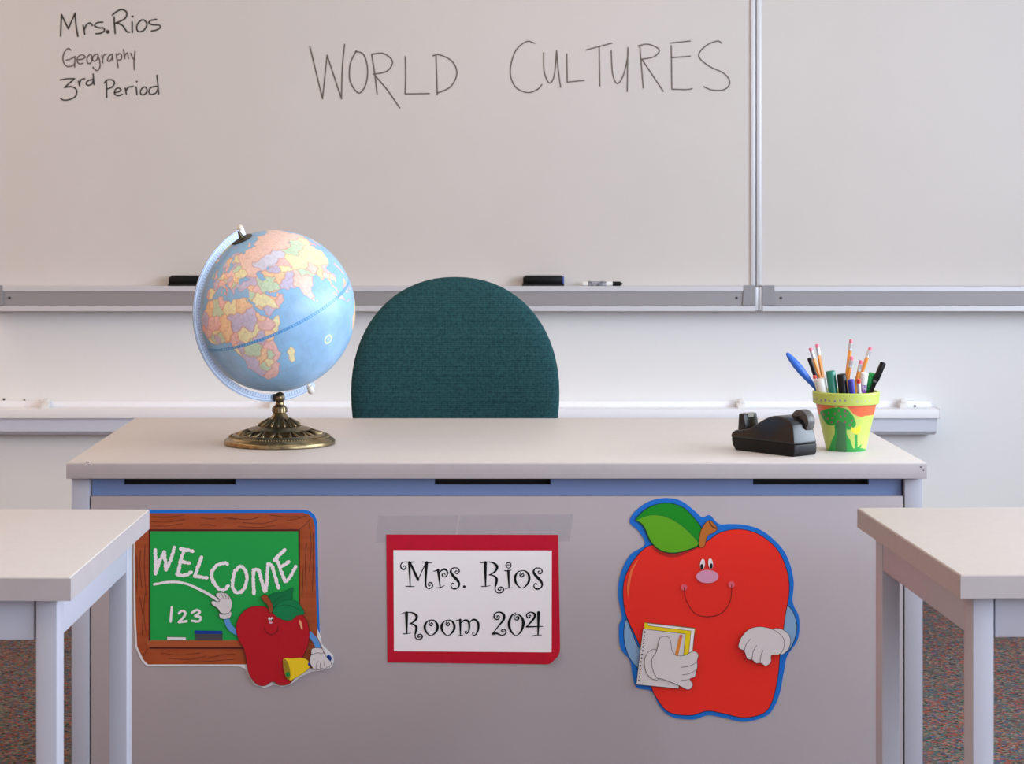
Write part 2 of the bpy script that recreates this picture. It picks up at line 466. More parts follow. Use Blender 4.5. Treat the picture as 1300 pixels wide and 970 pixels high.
writing(fr(630, 30, 3.939), [[(193, 98), (150, 90), (95, 140), (70, 240), (95, 315), (155, 345), (205, 330), (228, 305)], [(237, 145), (240, 240), (265, 297), (290, 260), (302, 135)], [(302, 135), (310, 230), (322, 318)],
    ['S', (353, 152), (355, 293)], ['S', (355, 293), (440, 284)], ['S', (450, 132), (580, 97)], ['S', (515, 115), (518, 312)], [(575, 135), (582, 250), (605, 300), (635, 260), (657, 170), (658, 120)], ['S', (658, 120), (655, 340)],
    ['S', (718, 110), (735, 322)], [(708, 112), (760, 103), (815, 130), (790, 165), (728, 178)], ['S', (728, 178), (835, 338)], ['S', (875, 110), (878, 325)], ['S', (870, 97), (970, 87)], ['S', (880, 170), (970, 163)], [(878, 328), (950, 330), (980, 325)],
    [(1127, 98), (1105, 87), (1050, 110), (1012, 160), (1060, 210), (1140, 250), (1168, 295), (1140, 330), (1080, 332), (1038, 315)]], 1.65, M['ink_soft'])

# things in the tray
def eraser(xa, xb, label, blue):
    D = TYF + .035
    a, b = xat(xa, D), xat(xb, D)
    t = thing('board_eraser', ((a + b) / 2, D, ZT), label, 'eraser', 'erasers in the whiteboard tray')
    h = 13.5 * D / FPX
    box('felt_pad', a - .002, b + .001, D - .022, D + .022, ZT, ZT + .008, M['felt'], t, .001)
    box('body', a, b, D - .02, D + .02, ZT + .008, ZT + h - .004, M['black'], t, .002)
    box('grip_ridge', a + .006, b - .006, D - .014, D + .014, ZT + h - .006, ZT + h, M['black'], t, .002)
    if blue: box('blue_edge', b - .0035, b + .0008, D - .0205, D + .018, ZT + .009, ZT + h - .003, M['bluetrim'], t, .0006)
eraser(664, 715.5, 'black whiteboard eraser with a blue end beside the dry-erase marker', True)
eraser(215, 268, 'black whiteboard eraser partly hidden behind the globe', False)
D = TYF + .03; r = .0075
a, b = xat(739.5, D), xat(790, D)
t = thing('dry_erase_marker', ((a + b) / 2, D, ZT), 'white dry-erase marker with black cap lying in the whiteboard tray', 'marker')
zc = ZT + r
def rodx(name, x0, x1, rr, m, parent, prof=None):
    bm = bmesh.new(); L = x1 - x0
    add_rod(bm, (x0, D, zc), (x1, D, zc), prof(L) if prof else [(0, 0), (rr * .85, 0), (rr, L * .04), (rr, L * .96), (rr * .85, L), (0, L)])
    return mk(name, bm, m, parent, True, auto=40)
k = (b - a) / 50.5
rodx('barrel', a, a + 38 * k, r, M['whitepl'], t)
rodx('printed_label', a + 6 * k, a + 31 * k, r + .0002, mat('marker_print', (70, 72, 84), 0.5, rgb2=(176, 176, 184), nscale=90), t)
rodx('cap', a + 38 * k, b - 2 * k, r * .98, M['black'], t)
rodx('cap_tip', b - 2.2 * k, b, r * .5, M['black'], t)

# ------------------------------------------------------------------ low wall rail
yr = WY - .095
t = thing('wall_rail', (xat(600, yr), WY, zat(553, WY)), 'long white wall rail with a pale channel below the whiteboards', 'rail')
xe = xat(1193, yr)
x_s = -2.9
bm = bmesh.new()
add_box(bm, x_s, xe, yr, WY - .0005, zat(531.5, yr), zat(519.5, yr), 0.003)
mk('ledge', bm, M['rail'], t, True, auto=35)
box('back_strip', x_s, xe - .01, WY - .018, WY - .0005, zat(519.5, yr) - .001, zat(509, WY - .018), M['rail'], t, .002)
bm = bmesh.new()
zt_, zb_ = zat(531.5, yr), zat(552, WY - .06)
pr = [(WY - .085, zt_), (WY - .0005, zt_), (WY - .0005, zb_), (WY - .055, zb_), (WY - .075, zb_ + .012)]
A = [bm.verts.new((x_s, y, z)) for y, z in pr]; B = [bm.verts.new((xe - .006, y, z)) for y, z in pr]
for i in range(5): bm.faces.new((A[i], A[(i + 1) % 5], B[(i + 1) % 5], B[i]))
bm.faces.new(A); bm.faces.new(B[::-1])
mk('lower_channel', bm, M['rail_low'], t)
box('end_plate', xe - .001, xe + .002, yr - .001, WY - .0005, zat(532, yr), zat(519, yr), M['rail'], t, .001)
for x in (57, 347, 941, 1147):
    xx = xat(x, WY - .06); zz = zat(519.5, yr)
    bm = bmesh.new(); add_box(bm, xx - .012, xx + .012, WY - .07, WY - .02, zz - .0005, zz + .016, .003); add_box(bm, xx - .007, xx + .010, WY - .055, WY - .02, zz + .013, zz + .028, .003)
    mk('clip', bm, M['whitepl'], t, True, auto=35)
for x, y in ((5, 507), (31, 508.5), (1160, 515)):
    xx, zz = xat(x, WY), zat(y, WY)
    if x > 1000: yy = WY - .018
    else: yy = WY
    bm = bmesh.new(); add_rod(bm, (xx, yy + .001, zz), (xx, yy - .003, zz), [(0, .0035), (.0035, .003), (.0045, 0)], 10)
    mk('screw', bm, M['screw'], t)

# ------------------------------------------------------------------ teacher's desk
DZ = 0.737; DF, DB = 3.86, 4.652
xl, xr = xat(84, DF), xat(1177, DF)
desk = thing('teacher_desk', ((xl + xr) / 2, (DF + DB) / 2, 0), 'wide grey teacher desk with three classroom signs taped on its front', 'desk')
TH = 20.5 * DF / FPX
box('desktop', xl + .002, xr - .002, DF + .002, DB, DZ - TH, DZ, M['top'], desk, .002)
bm = bmesh.new()
add_box(bm, xl, xr, DF, DF + .004, DZ - TH - .0005, DZ - .0025, .001)
mk('shaded_edge_band', bm, M['edge'], desk, True, auto=35)
for x, y, w in ((111, 586.6, 5), (1169, 593, 3), (1172.5, 597, 2)):
    bm = bmesh.new(); add_disc(bm, x, y, w / 2, .8, DF - .0002, 8); mk('edge_chip', bm, M['screw'], desk)
zt_ = DZ - TH
PYF = DF + .022              # face of the modesty panel
lx0, lx1 = xat(90.5, PYF), xat(113.5, PYF)
rx0, rx1 = xat(1148.5, PYF), xat(1171.5, PYF)
for a, b in ((lx0, lx1), (rx0, rx1)):
    for ya, yb in ((PYF, PYF + .045), (DB - .075, DB - .03)):
        box('leg', a, b, ya, yb, 0, zt_, M['steel'], desk, .002)
pl, prr = lx1 + .003, rx0 - .003
zs = zat(630, PYF)
# upper rail, set back, with three dark slots under the top
YRL = PYF + .014
SL = [(157, 299), (552, 699), (956, 1103)]
zslot = zat(615.3, YRL)
bm = bmesh.new()
add_box(bm, pl, prr, YRL, YRL + .012, zs - .02, zslot)
edges = [pl] + [xat(v, YRL) for s in SL for v in s] + [prr]
for a, b in zip(edges[::2], edges[1::2]): add_box(bm, a, b, YRL, YRL + .012, zslot, zt_)
mk('upper_rail', bm, M['rail_blue'], desk)
for s in SL: box('slot_liner', xat(s[0], YRL) - .01, xat(s[1], YRL) + .01, YRL + .02, YRL + .024, zslot - .02, zt_ - .0005, M['slot'], desk)
box('modesty_panel', pl, prr, PYF, PYF + .012, 0.06, zs, M['panel'], desk, .0015)
for a, b, s in ((lx0, lx1, 1), (rx0, rx1, -1)):
    bx = (a + .006, a + .018)
    box('side_panel', bx[0], bx[1], PYF + .046, DB - .076, 0.06, zt_, M['panel'], desk)
# drawer pedestal on the sitting side
box('pedestal', rx0 - .40, rx0 - .005, PYF + .06, DB - .08, .08, zt_ - .001, M['steel'], desk, .003)

# ------------------------------------------------------------------ pupils' desks
SZ, SW, SD = 0.72, 0.76, 0.615
def student_desk():
    t = thing('student_desk', (0, 0, 0), '', 'desk', 'student desks facing the teacher desk')
    hw, hd = SW / 2, SD / 2; th = .030
    box('tabletop', -hw + .001, hw - .001, -hd + .001, hd - .001, SZ - th, SZ, M['top'], t, .002, world=False)
    bm = bmesh.new()
    for x0, x1, y0, y1 in ((-hw, hw, -hd, -hd + .003), (-hw, hw, hd - .003, hd), (-hw, -hw + .003, -hd + .0031, hd - .0031), (hw - .003, hw, -hd + .0031, hd - .0031)):
        add_box(bm, x0, x1, y0, y1, SZ - th - .0004, SZ - .002)
    mk('shaded_edge_band', bm, M['edge'], t, world=False)
    lw, ld, ins = .027, .045, .023
    for sx in (-1, 1):
        for sy in (-1, 1):
            x0, x1 = sorted((sx * (hw - ins), sx * (hw - ins - lw))); y0, y1 = sorted((sy * (hd - .026), sy * (hd - .026 - ld)))
            leg = box('leg', x0, x1, y0, y1, .012, SZ - th, M['steel'], t, .0015, world=False)
            bm = bmesh.new(); add_lathe(bm, [(0, 0), (.014, 0), (.014, .010), (.009, .013), (0, .013)], 16, ((x0 + x1) / 2, (y0 + y1) / 2, 0))
            mk('foot', bm, M['black'], leg, True, world=False, auto=40)
    az0, az1 = .634, SZ - th
    for s in (-1, 1):
        y0, y1 = sorted((s * (hd - .030), s * (hd - .044)))
        box('front_apron', -hw + ins + lw + .003, hw - ins - lw - .003, y0, y1, az0, az1, M['steel'], t, .001, world=False)
        x0, x1 = sorted((s * (hw - ins - .001), s * (hw - ins - .013)))
        box('side_apron', x0, x1, -hd + .026 + ld, hd - .026 - ld, az0, az1, M['steel'], t, .001, world=False)
    return t
def place_desk(t, edge_f, edge_b, side, label):
    (xf, yf), (xb, yb) = edge_f, edge_b
    ang = math.atan2(-(xb - xf), yb - yf)
    mid = Vector(((xf + xb) / 2, (yf + yb) / 2, 0)); d = Vector((math.cos(ang), math.sin(ang), 0))
    t.location = mid + d * side * SW / 2; t.rotation_euler = (0, 0, ang); t['label'] = label
def edge(xf, yf, xb, yb):
    dz = H - SZ; Df = dz * FPX / (yf - PY); Db = dz * FPX / (yb - PY)
    return (xat(xf, Df), Df), (xat(xb, Db), Db)
sd = student_desk()
place_desk(sd, *edge(89.8, 732.7, 189.8, 646.6), -1, 'student desk with beige top in front of the green welcome sign')
sd2 = sd.copy(); COL.objects.link(sd2)
for ch in list(sd.children):
    c = ch.copy(); COL.objects.link(c); c.parent = sd2
    for g in list(ch.children):
        d = g.copy(); COL.objects.link(d); d.parent = c
place_desk(sd2, *edge(1219.9, 730.0, 1088, 644.5), 1, 'student desk with beige top beside the big red apple cutout')

# ------------------------------------------------------------------ office chair
CD = 4.93
ch = thing('office_chair', (xat(578, CD), CD + .05, 0), 'teal fabric office chair with rounded back behind the teacher desk', 'chair')
cx = xat(578, CD); hw = 131.5 * CD / FPX; zc0 = zat(497, CD); hh = 145 * CD / FPX
bm = bmesh.new()
NA, NR = 72, 14
def sup(a, e):
    c, s = math.cos(a), math.sin(a)
    return math.copysign(abs(c) ** (2 / e), c), math.copysign(abs(s) ** (2 / e), s)
rings = []
for side in (-1, 1):
    for k in range(NR + 1):
        ph = (math.pi / 2) * k / NR
        rad = math.sin(ph) ** 0.75 if side < 0 else math.sin(math.pi / 2 - ph) ** 0.75
        dep = math.cos(ph) if side < 0 else math.cos(math.pi / 2 - ph)
        if side > 0 and k == 0: continue
        ring = []
        for q in range(NA):
            u, w = sup(2 * math.pi * q / NA, 2.15)
            x = u * rad * hw; z = w * rad * (hh if w > 0 else hh * 1.05)
            y = side * dep * (.036 if side < 0 else .03) - .03 * (u * rad) ** 2 + 0.10 * (z) ** 1 * 0.9
            ring.append(bm.verts.new((cx + x, CD + y, zc0 + z)))
        rings.append(ring)
for a, b in zip(rings[:-1], rings[1:]):
    for q in range(NA):
        try: bm.faces.new((a[q], a[(q + 1) % NA], b[(q + 1) % NA], b[q]))
        except ValueError: pass
bmesh.ops.remove_doubles(bm, verts=bm.verts, dist=1e-5)
mk('backrest', bm, M['fabric'], ch, True)
bm = bmesh.new(); add_box(bm, cx - .035, cx + .035, CD + .04, CD + .055, .42, .80, .004)
mk('back_support', bm, M['black'], ch, True, auto=35)
bm = bmesh.new(); 
prof = [(0, -.035), (.20, -.035), (.235, -.02), (.245, .0), (.235, .025), (.19, .038), (0, .045)]
add_lathe(bm, prof, 48, (0, 0, 0)); 
for v in bm.verts: v.co = Vector((cx + v.co.x, CD - .19 + v.co.y * .95, .47 + v.co.z))
mk('seat', bm, M['fabric'], ch, True)
bm = bmesh.new(); add_box(bm, cx - .035, cx + .035, CD - .2, CD + .05, .415, .435, .004); mk('seat_bracket', bm, M['black'], ch, True, auto=35)
bm = bmesh.new(); add_lathe(bm, [(0, .08), (.035, .08), (.035, .25), (.022, .25), (.022, .42), (0, .42)], 24, (cx, CD - .19, 0)); mk('gas_column', bm, M['black'], ch, True, auto=35)
for k in range(5):
    an = 2 * math.pi * k / 5 + .3
    p0 = Vector((cx, CD - .19, .105)); p1 = p0 + Vector((math.cos(an) * .27, math.sin(an) * .27, -.025))
    bm = bmesh.new(); add_rod(bm, p0, p1, [(0, 0), (.026, 0), (.016, .27), (0, .275)], 10); base = mk('base_arm', bm, M['black'], ch, True, auto=40)
    bm = bmesh.new(); tn = Vector((-math.sin(an), math.cos(an), 0)); pc = Vector((p1.x, p1.y, .027))
    add_rod(bm, pc - tn * .02, pc + tn * .02, [(0, 0), (.022, 0), (.027, .006), (.027, .034), (.022, .04), (0, .04)], 20)
    add_rod(bm, pc, pc + Vector((0, 0, .06)), [(.007, 0), (.007, .06), (0, .06)], 8)
    mk('caster', bm, M['black'], base, True, auto=40)

# ------------------------------------------------------------------ globe
M['brass'] = mat('antique_brass', (150, 132, 98), 0.34, 1.0, rgb2=(112, 97, 72), nscale=70)
M['brass_dark'] = mat('antique_brass_dark', (86, 76, 60), 0.42, 0.9)
M['meridian'] = mat('meridian_metal', (150, 160, 178), 0.34, 0.7)
M['tick'] = mat('scale_print', (92, 98, 112), 0.5)
M['bone'] = mat('ivory_plastic', (222, 214, 200), 0.4)
GD = 4.155; GC = P(348.5, 394.5, GD); GR = 102.5 * GD / FPX
v_ = (GC - cam.location).normalized(); r_v = v_.cross(Vector((0, 0, 1))).normalized(); u_v = r_v.cross(v_)
tilt, tau = R_(24.4), R_(15)
gn = (math.cos(tau) * (-math.sin(tilt) * r_v + math.cos(tilt) * u_v) - math.sin(tau) * v_).normalized()
gf = (-v_ + gn * v_.dot(gn)).normalized(); ge = gn.cross(gf).normalized()
GB = Vector((P(355, 563, GD).x, GD, DZ + .0004))
globe = thing('desk_globe', GB, 'blue world globe on an antique brass stand on the teacher desk', 'globe')
LON0 = 49.0
AFR = [(-6,35.8),(-2,35.1),(3,36.9),(10,37.3),(11,35),(10.2,34),(12,32.8),(15.2,32.3),(19,30.3),(20.1,32),(22,32.8),(25,31.6),(29,30.9),(32.3,31.2),(32.6,29.9),(34,27),(35.5,24),(37,21),(37.4,18.8),(39.5,15.5),(43,12.5),(43.3,11.5),(45,10.5),(51.2,11.8),(50.8,9.5),(48,4.5),(45.5,2),(42,-1),(40.2,-3),(39,-6),(39.5,-9),(40.6,-14.5),(38,-17.2),(35,-19.8),(35.5,-23.8),(33,-25.5),(32.6,-28),(30.5,-31),(27,-33.6),(22,-34.2),(20,-34.8),(18.4,-34),(18,-32),(16.3,-28.6),(14.5,-22.5),(12,-17.5),(13.7,-11),(12.3,-6),(9,-1),(9.5,3.5),(8.5,4.6),(6,4.3),(4.3,6.3),(-2,4.8),(-7.5,4.4),(-11,6.8),(-13.3,9),(-15,11),(-17.4,14.7),(-16.3,19),(-17,21),(-15,25),(-13,27.8),(-9.8,29.6),(-9.6,31.5),(-6.8,34)]
EUR = [(32.4,31.1),(34.3,31.3),(35.9,34.6),(36,36.7),(31,36.6),(27.5,36.9),(26.3,39.3),(26,40.7),(23.5,40.4),(24,37.8),(22.5,36.5),(20,39.8),(19,42),(13.8,45.3),(12.4,44.2),(16,41.7),(18.4,40.1),(16.8,39),(15.8,38),(14.5,40.7),(10.4,43.5),(8.5,44.3),(4,43.4),(3.2,42),(0,39.5),(-.6,37.8),(-2.2,36.8),(-5.6,36),(-8.9,37),(-9.4,38.8),(-8.8,43.2),(-1.6,43.4),(-1.2,46),(-4.6,48.2),(-1.6,48.7),(1.6,50.5),(4.5,52.5),(8.3,54),(8.2,57),(10.5,57.6),(10,55),(14,54),(19,54.5),(21.3,56.5),(24,58),(23.5,59.2),(29,60),(23,60),(21.3,61.5),(25,65),(22,65.8),(17.2,61.5),(19,60),(16.5,57.5),(14.3,55.5),(12.8,55.5),(11,59),(7.5,58),(5.2,60),(5.5,62.3),(12,66),(19,70),(26,71),(31,70),(41,67),(38,64.5),(44,66.3),(44,68.5),(54,68.6),(60,69.5),(68,68.5),(67,72.5),(73,72),(80,73),(98,76),(105,77.5),(113,73.8),(130,71),(140,72.5),(160,70),(180,68.8),(180,65),(177,62.5),(163,60),(163,56),(157,51.5),(156,57),(160,61),(152,59.3),(142,59),(135,54.7),(141,52.5),(140,48),(132,43.2),(127.5,40),(129.4,36),(126.3,34.5),(125,38),(121.5,39),(118,39),(122.4,37),(119.3,35),(122,31),(121.5,28),(118,24.4),(114,22.3),(110,20.5),(108,21.5),(106,19),(109,14),(109,11.5),(105,8.7),(102.5,12.2),(100.8,13.4),(99.3,10),(103.5,1.5),(101,3),(98.3,8.5),(98.7,13),(97.5,16.5),(94.3,16),(94,19),(91.8,22.5),(88.5,21.7),(86.8,20.8),(82,16.6),(80.2,15),(79.9,10.5),(77.5,8.1),(76,10.5),(74.3,14.5),(72.8,20),(72.6,21.5),(69,22.2),(67,24.7),(61.5,25.1),(57,26.5),(51.5,27.9),(50,30),(48,30),(48.5,28),(50,26.3),(51.5,25.5),(51.5,24.3),(54,24.2),(56.3,26.2),(56.8,24.2),(59.8,22.5),(57.8,19),(55,17.3),(52,15.6),(45,12.8),(43.5,12.8),(42.7,16.5),(39,21.2),(37.2,24.5),(35,28),(34.6,29.5),(32.6,30)]
ISL = [[(49.3,-12.2),(50.4,-15.5),(47.2,-24.8),(45,-25.5),(43.5,-22.5),(44.5,-18),(44.3,-16.3)],
 [(-5.5,50.1),(1.3,51.2),(1.7,52.7),(-2,55.8),(-2,57.6),(-5,58.6),(-5.5,56),(-3,54),(-5,52)], [(-10,52),(-6.3,52.2),(-6,54.8),(-8,55.2),(-10,54)],
 [(80,9.5),(81.8,7.5),(80.5,6),(79.8,7.5)], [(95.3,5.5),(98.5,3.7),(104,-1.5),(106,-3),(105.5,-5.8),(102,-4),(98.6,1.7)], [(105.3,-6.5),(114,-7.5),(114,-8.6),(106.5,-7.6)],
 [(109,1.5),(113,3.2),(117,7),(119,5),(117.5,1),(116,-3.8),(111,-3.2)], [(120,0),(124.5,1),(121,-1),(122.5,-4.5),(120.5,-5.2),(119,-2.5)], [(131,-1),(138,-1.6),(147,-6),(150.5,-10.5),(143.5,-8.8),(138,-8.2),(133,-4)],
 [(120.3,18),(122,18),(124,12.5),(126.3,7),(122,7.5),(120.5,14)], [(130.5,31.2),(135.5,33.5),(140.8,35.7),(141.8,39.5),(140,41),(137,37),(131,34)], [(140,42),(145.3,43.5),(142,45.4)],
 [(113.7,-22.5),(122,-18),(126,-14),(130,-12),(135.5,-12.2),(136,-15),(139,-17.4),(141.5,-13),(142.6,-11),(146,-19),(153,-25.5),(151,-33.5),(146.5,-39),(140,-37.8),(136,-35),(131,-31.6),(124,-33.5),(115.3,-34.3)],
 [(-168,66),(-156,71),(-125,70),(-95,68),(-94,60),(-82,55),(-78,62),(-65,58),(-56,52),(-66,45),(-70,42),(-76,35),(-81,31),(-80.5,25.5),(-84,30),(-97,27),(-97,20),(-88,21),(-88,16),(-83,10),(-79,8.5),(-95,16),(-106,22),(-115,31),(-124,40),(-124,48),(-135,58),(-152,60),(-165,61)],
 [(-79,8.5),(-72,12),(-62,10.5),(-51,3),(-35,-6),(-39,-17),(-48,-27),(-57,-37),(-65,-43),(-69,-54.5),(-74.5,-50),(-73,-38),(-70.5,-19),(-76,-14),(-81,-5),(-79,1)],
 [(-55,60),(-43,60),(-22,70),(-20,81),(-60,82),(-70,77),(-53,68)], [(-24,65.5),(-22,64),(-14,65),(-16,66.5)], [(52,71),(58,71),(68,76.5),(60,76)], [(12,77),(20,77),(24,80),(12,80)], [(94,79),(105,79),(98,81)], [(8.3,39),(9.7,39.3),(9.3,42.8),(8.6,42)], [(32.4,34.7),(34.2,35.3),(32.8,35.3)], [(12.5,38),(15.5,38.2),(15,36.8)]]
SEA = [[(28,42),(29,45),(31,46.5),(33.5,46),(33.5,44.6),(36.5,45.3),(39,47),(37,45),(41.5,42),(38,41),(33,42),(29,41.2)], [(47.5,45.5),(51,47),(53,45),(50.5,44.5),(53,41),(54,37.2),(50.3,37.3),(49,40.5),(47.5,43)], [(58.5,45.5),(61,46.5),(61,44),(59,44)], [(32,-.5),(33.5,.3),(34,-1),(33,-2.5),(31.8,-2)], [(104,52),(109.5,55),(106,52)]]
CLR = {'p': (231, 182, 178), 'y': (232, 222, 168), 'g': (184, 210, 178), 'v': (188, 178, 208), 'o': (238, 196, 150), 's': (236, 196, 182), 'l': (206, 205, 224)}
SEED = [(-8,32,'o'),(-5,30,'o'),(2,28,'g'),(5,33,'g'),(9.5,34,'p'),(17,27,'y'),(29,27,'o'),(-14,23,'v'),(-12,19,'v'),(-3,17,'p'),(0,19,'p'),(9,17,'o'),(18,15,'v'),(19,18,'v'),(30,15,'v'),(28,11,'v'),(32,18,'v'),(30,7,'y'),(38.5,15.5,'o'),(39,8,'p'),(43,7,'p'),(48,8,'y'),(45,4,'y'),(38,1,'o'),(8,9,'o'),(2,8,'g'),(-1.5,8,'v'),(-6,8,'g'),(-2,12.5,'y'),(-15,14,'p'),(-11,10,'p'),(-10,7,'y'),(12.5,5,'p'),(21,7,'y'),(11.5,-1,'y'),(15,-1,'v'),(23,-3,'g'),(26,-8,'g'),(20,-5,'g'),(32.5,1.3,'v'),(35,-6,'p'),(17,-12,'v'),(18,-15,'v'),(27,-14,'o'),(30,-11,'o'),(34,-13,'g'),(38,-14,'p'),(35,-18,'p'),(33,-23,'p'),(29.5,-19,'y'),(24,-22,'g'),(17,-22,'v'),(18,-25,'v'),(24,-30,'p'),(20,-32,'p'),(29,-27,'p'),(47,-19,'y'),
 (45,24,'y'),(50,21,'y'),(41,27,'y'),(46,16,'v'),(56,21,'p'),(54,24,'o'),(43,33,'p'),(36,31,'g'),(38,35,'o'),(35,39,'v'),(30,39,'v'),(40,39,'v'),(53,33,'g'),(57,30,'g'),(48,35,'g'),(57,36,'g'),(59,39,'o'),(64,41,'v'),(66,34,'o'),(63,33,'o'),(66,28,'v'),(71,31,'v'),(72,39,'y'),(75,41.5,'p'),(67,48,'l'),(55,49,'l'),(78,48,'l'),(78,22,'s'),(76,28,'s'),(84,23,'s'),(78,14,'s'),(92,26,'s'),(84,28,'g'),(90,24,'g'),(96,21,'o'),(101,16,'g'),(104,18,'p'),(107,13,'v'),(105,12.5,'y'),(81,8,'g'),(88,33,'y'),(84,41,'y'),(98,37,'y'),(105,31,'y'),(114,30,'y'),(112,38,'y'),(122,45,'y'),(103,46,'g'),(94,47,'g'),(112,47,'g'),(127,37,'p'),(138,37,'o'),(102,4,'o'),(101,0,'v'),(110,-7,'v'),(114,0,'v'),(114,3.5,'o'),(121,-2,'v'),(122,13,'p'),(136,-4,'v'),(144,-6,'g'),
 (40,55,'s'),(50,60,'s'),(35,64,'s'),(60,60,'s'),(75,62,'s'),(90,63,'s'),(105,65,'s'),(120,62,'s'),(135,65,'s'),(150,65,'s'),(165,66,'s'),(95,55,'s'),(120,53,'s'),(135,50,'s'),(47,47,'s'),(31,49,'y'),(28,53.5,'g'),(20,52,'p'),(25,46,'o'),(23,43,'g'),(22,39.5,'v'),(20,44,'p'),(19,47,'v'),(15,49.5,'o'),(14,47.5,'g'),(10,51,'y'),(12.5,43,'p'),(9,45,'p'),(2.5,47,'v'),(-4,40,'y'),(-8,39.5,'p'),(5,51.5,'g'),(9.5,56,'p'),(8,61,'v'),(15,63,'o'),(26,63,'y'),(25,57,'v'),(24,69,'v'),(-2,53,'p'),(-8,53,'g'),(-19,65,'o'),(-40,72,'g'),(-100,60,'p'),(-100,40,'y'),(-102,24,'g'),(-55,-10,'g'),(-65,-35,'p'),(-72,-10,'y'),(-72,5,'o'),(122,-25,'o'),(134,-20,'y'),(134,-29,'p'),(145,-23,'g'),(146,-33,'v'),(60,74,'s'),(18,79,'v'),(99,80,'s')]
NLON, NLAT = 880, 440
lon = -180 + 360.0 * np.arange(NLON) / NLON; lat = -90 + 180.0 * np.arange(NLAT + 1) / NLAT
LO, LA = np.meshgrid(lon, lat)
rng = np.random.default_rng(3)
def smooth_noise(nx, ny, amp):
    g = rng.uniform(-1, 1, (ny + 2, nx)); g = np.concatenate([g, g[:, :2]], 1)
    gx = (LO + 180) / 360 * nx; gy = (LA + 90) / 180 * ny
    ix = gx.astype(int); iy = gy.astype(int); fx = gx - ix; fy = gy - iy
    fx = fx * fx * (3 - 2 * fx); fy = fy * fy * (3 - 2 * fy)
    return amp * ((g[iy, ix] * (1 - fx) + g[iy, ix + 1] * fx) * (1 - fy) + (g[iy + 1, ix] * (1 - fx) + g[iy + 1, ix + 1] * fx) * fy)
wx = LO + smooth_noise(150, 75, 0.9) + smooth_noise(60, 30, 0.7); wy = LA + smooth_noise(150, 75, 0.9) + smooth_noise(60, 30, 0.7)
land = np.zeros(LO.shape, bool)
for pl_ in [AFR, EUR] + ISL: land |= inside(pl_, wx, wy)
land |= LA < -72 + smooth_noise(40, 20, 4)
for pl_ in SEA: land &= ~inside(pl_, wx, wy)
d1 = np.full(LO.shape, 1e9); own = np.zeros(LO.shape, int); d2 = np.full(LO.shape, 1e9)
qx = LO + smooth_noise(110, 55, 1.6); qy = LA + smooth_noise(110, 55, 1.6); cl = np.cos(np.radians(LA))
for i, (a, b, c) in enumerate(SEED):
    dd = (((qx - a + 180) % 360 - 180) * np.maximum(cl, 0.3)) ** 2 + (qy - b) ** 2
    n = dd < d1
    own[n] = i; d1[n] = dd[n]
keyc = np.array([ord(s[2]) for s in SEED])[own]
def dil(m, k):
    o = m.copy()
    for _ in range(k):
        o = o | np.roll(o, 1, 1) | np.roll(o, -1, 1); q = o.copy(); q[1:] |= o[:-1]; q[:-1] |= o[1:]; o = q
    return o
border = (keyc != np.roll(keyc, 1, 1)); border[1:] |= keyc[1:] != keyc[:-1]
sea = lin((140, 180, 216)) * (1 + smooth_noise(36, 18, 0.10) + smooth_noise(90, 45, 0.05))[..., None]
near = dil(land, 9) & ~land; sea[near] = sea[near] * 0.45 + lin((140, 190, 226)) * 0.55
coast = dil(land, 1) & ~land; sea[coast] = lin((128, 170, 206))
col = sea.copy()
lc = np.zeros_like(col)
for k, c in CLR.items(): lc[keyc == ord(k)] = lin(c)
lc = lc * .86 + lin((236, 228, 214)) * .14
lc *= (1 + smooth_noise(220, 110, 0.10))[..., None]
lettering = (rng.uniform(0, 1, LO.shape) < 0.05) & (((LA * 2.0).astype(int) % 2) == 0)
lc[lettering] *= 0.72
edge_in = dil(border, 1)
lc[edge_in] = lc[edge_in] * 0.8 + lin((226, 130, 104)) * 0.2
lc[border] = lc[border] * 0.55 + lin((170, 104, 100)) * 0.45
col[land] = lc[land]
inner = dil(~land, 1) & land; col[inner] = col[inner] * 0.65 + lin((226, 140, 112)) * 0.35
ice = land & ((LA < -60)); col[ice] = lin((228, 232, 236))
for g in range(-180, 180, 15): col[np.abs(LO - g) < 0.2] *= 0.90
for g in range(-75, 90, 15): col[np.abs(LA - g) < 0.2] *= 0.90
eq = np.abs(LA) < 0.85; col[eq] = lin((74, 140, 200))
col[(np.abs(LA) < 0.5) & ((LO.astype(int) % 2) == 0)] = lin((126, 176, 218))
# compass rose on the ocean print
rr = np.hypot((LO - 78) * np.cos(np.radians(23)), LA + 23)
col[(rr < 3.6) & (rr > 2.3)] = lin((214, 222, 176)); col[rr < 1.0] = lin((206, 214, 190))
a_ = np.radians(LO - LON0); b_ = np.radians(LA)
nv, ev, fv = np.array(gn), np.array(ge), np.array(gf)
V = GR * (np.sin(b_)[..., None] * nv + (np.cos(b_) * np.cos(a_))[..., None] * fv + (np.cos(b_) * np.sin(a_))[..., None] * ev) + np.array(GC - GB)
ii = np.arange((NLAT + 1) * NLON).reshape(NLAT + 1, NLON); i2 = np.roll(ii, -1, 1)
Fq = np.stack([ii[:-1], i2[:-1], i2[1:], ii[1:]], -1).reshape(-1, 4)
grid_mesh('globe_ball', V.reshape(-1, 3), Fq, np.clip(col, 0, 1).reshape(-1, 3), attr_mat('globe_print', 0.42, 0.25), globe)
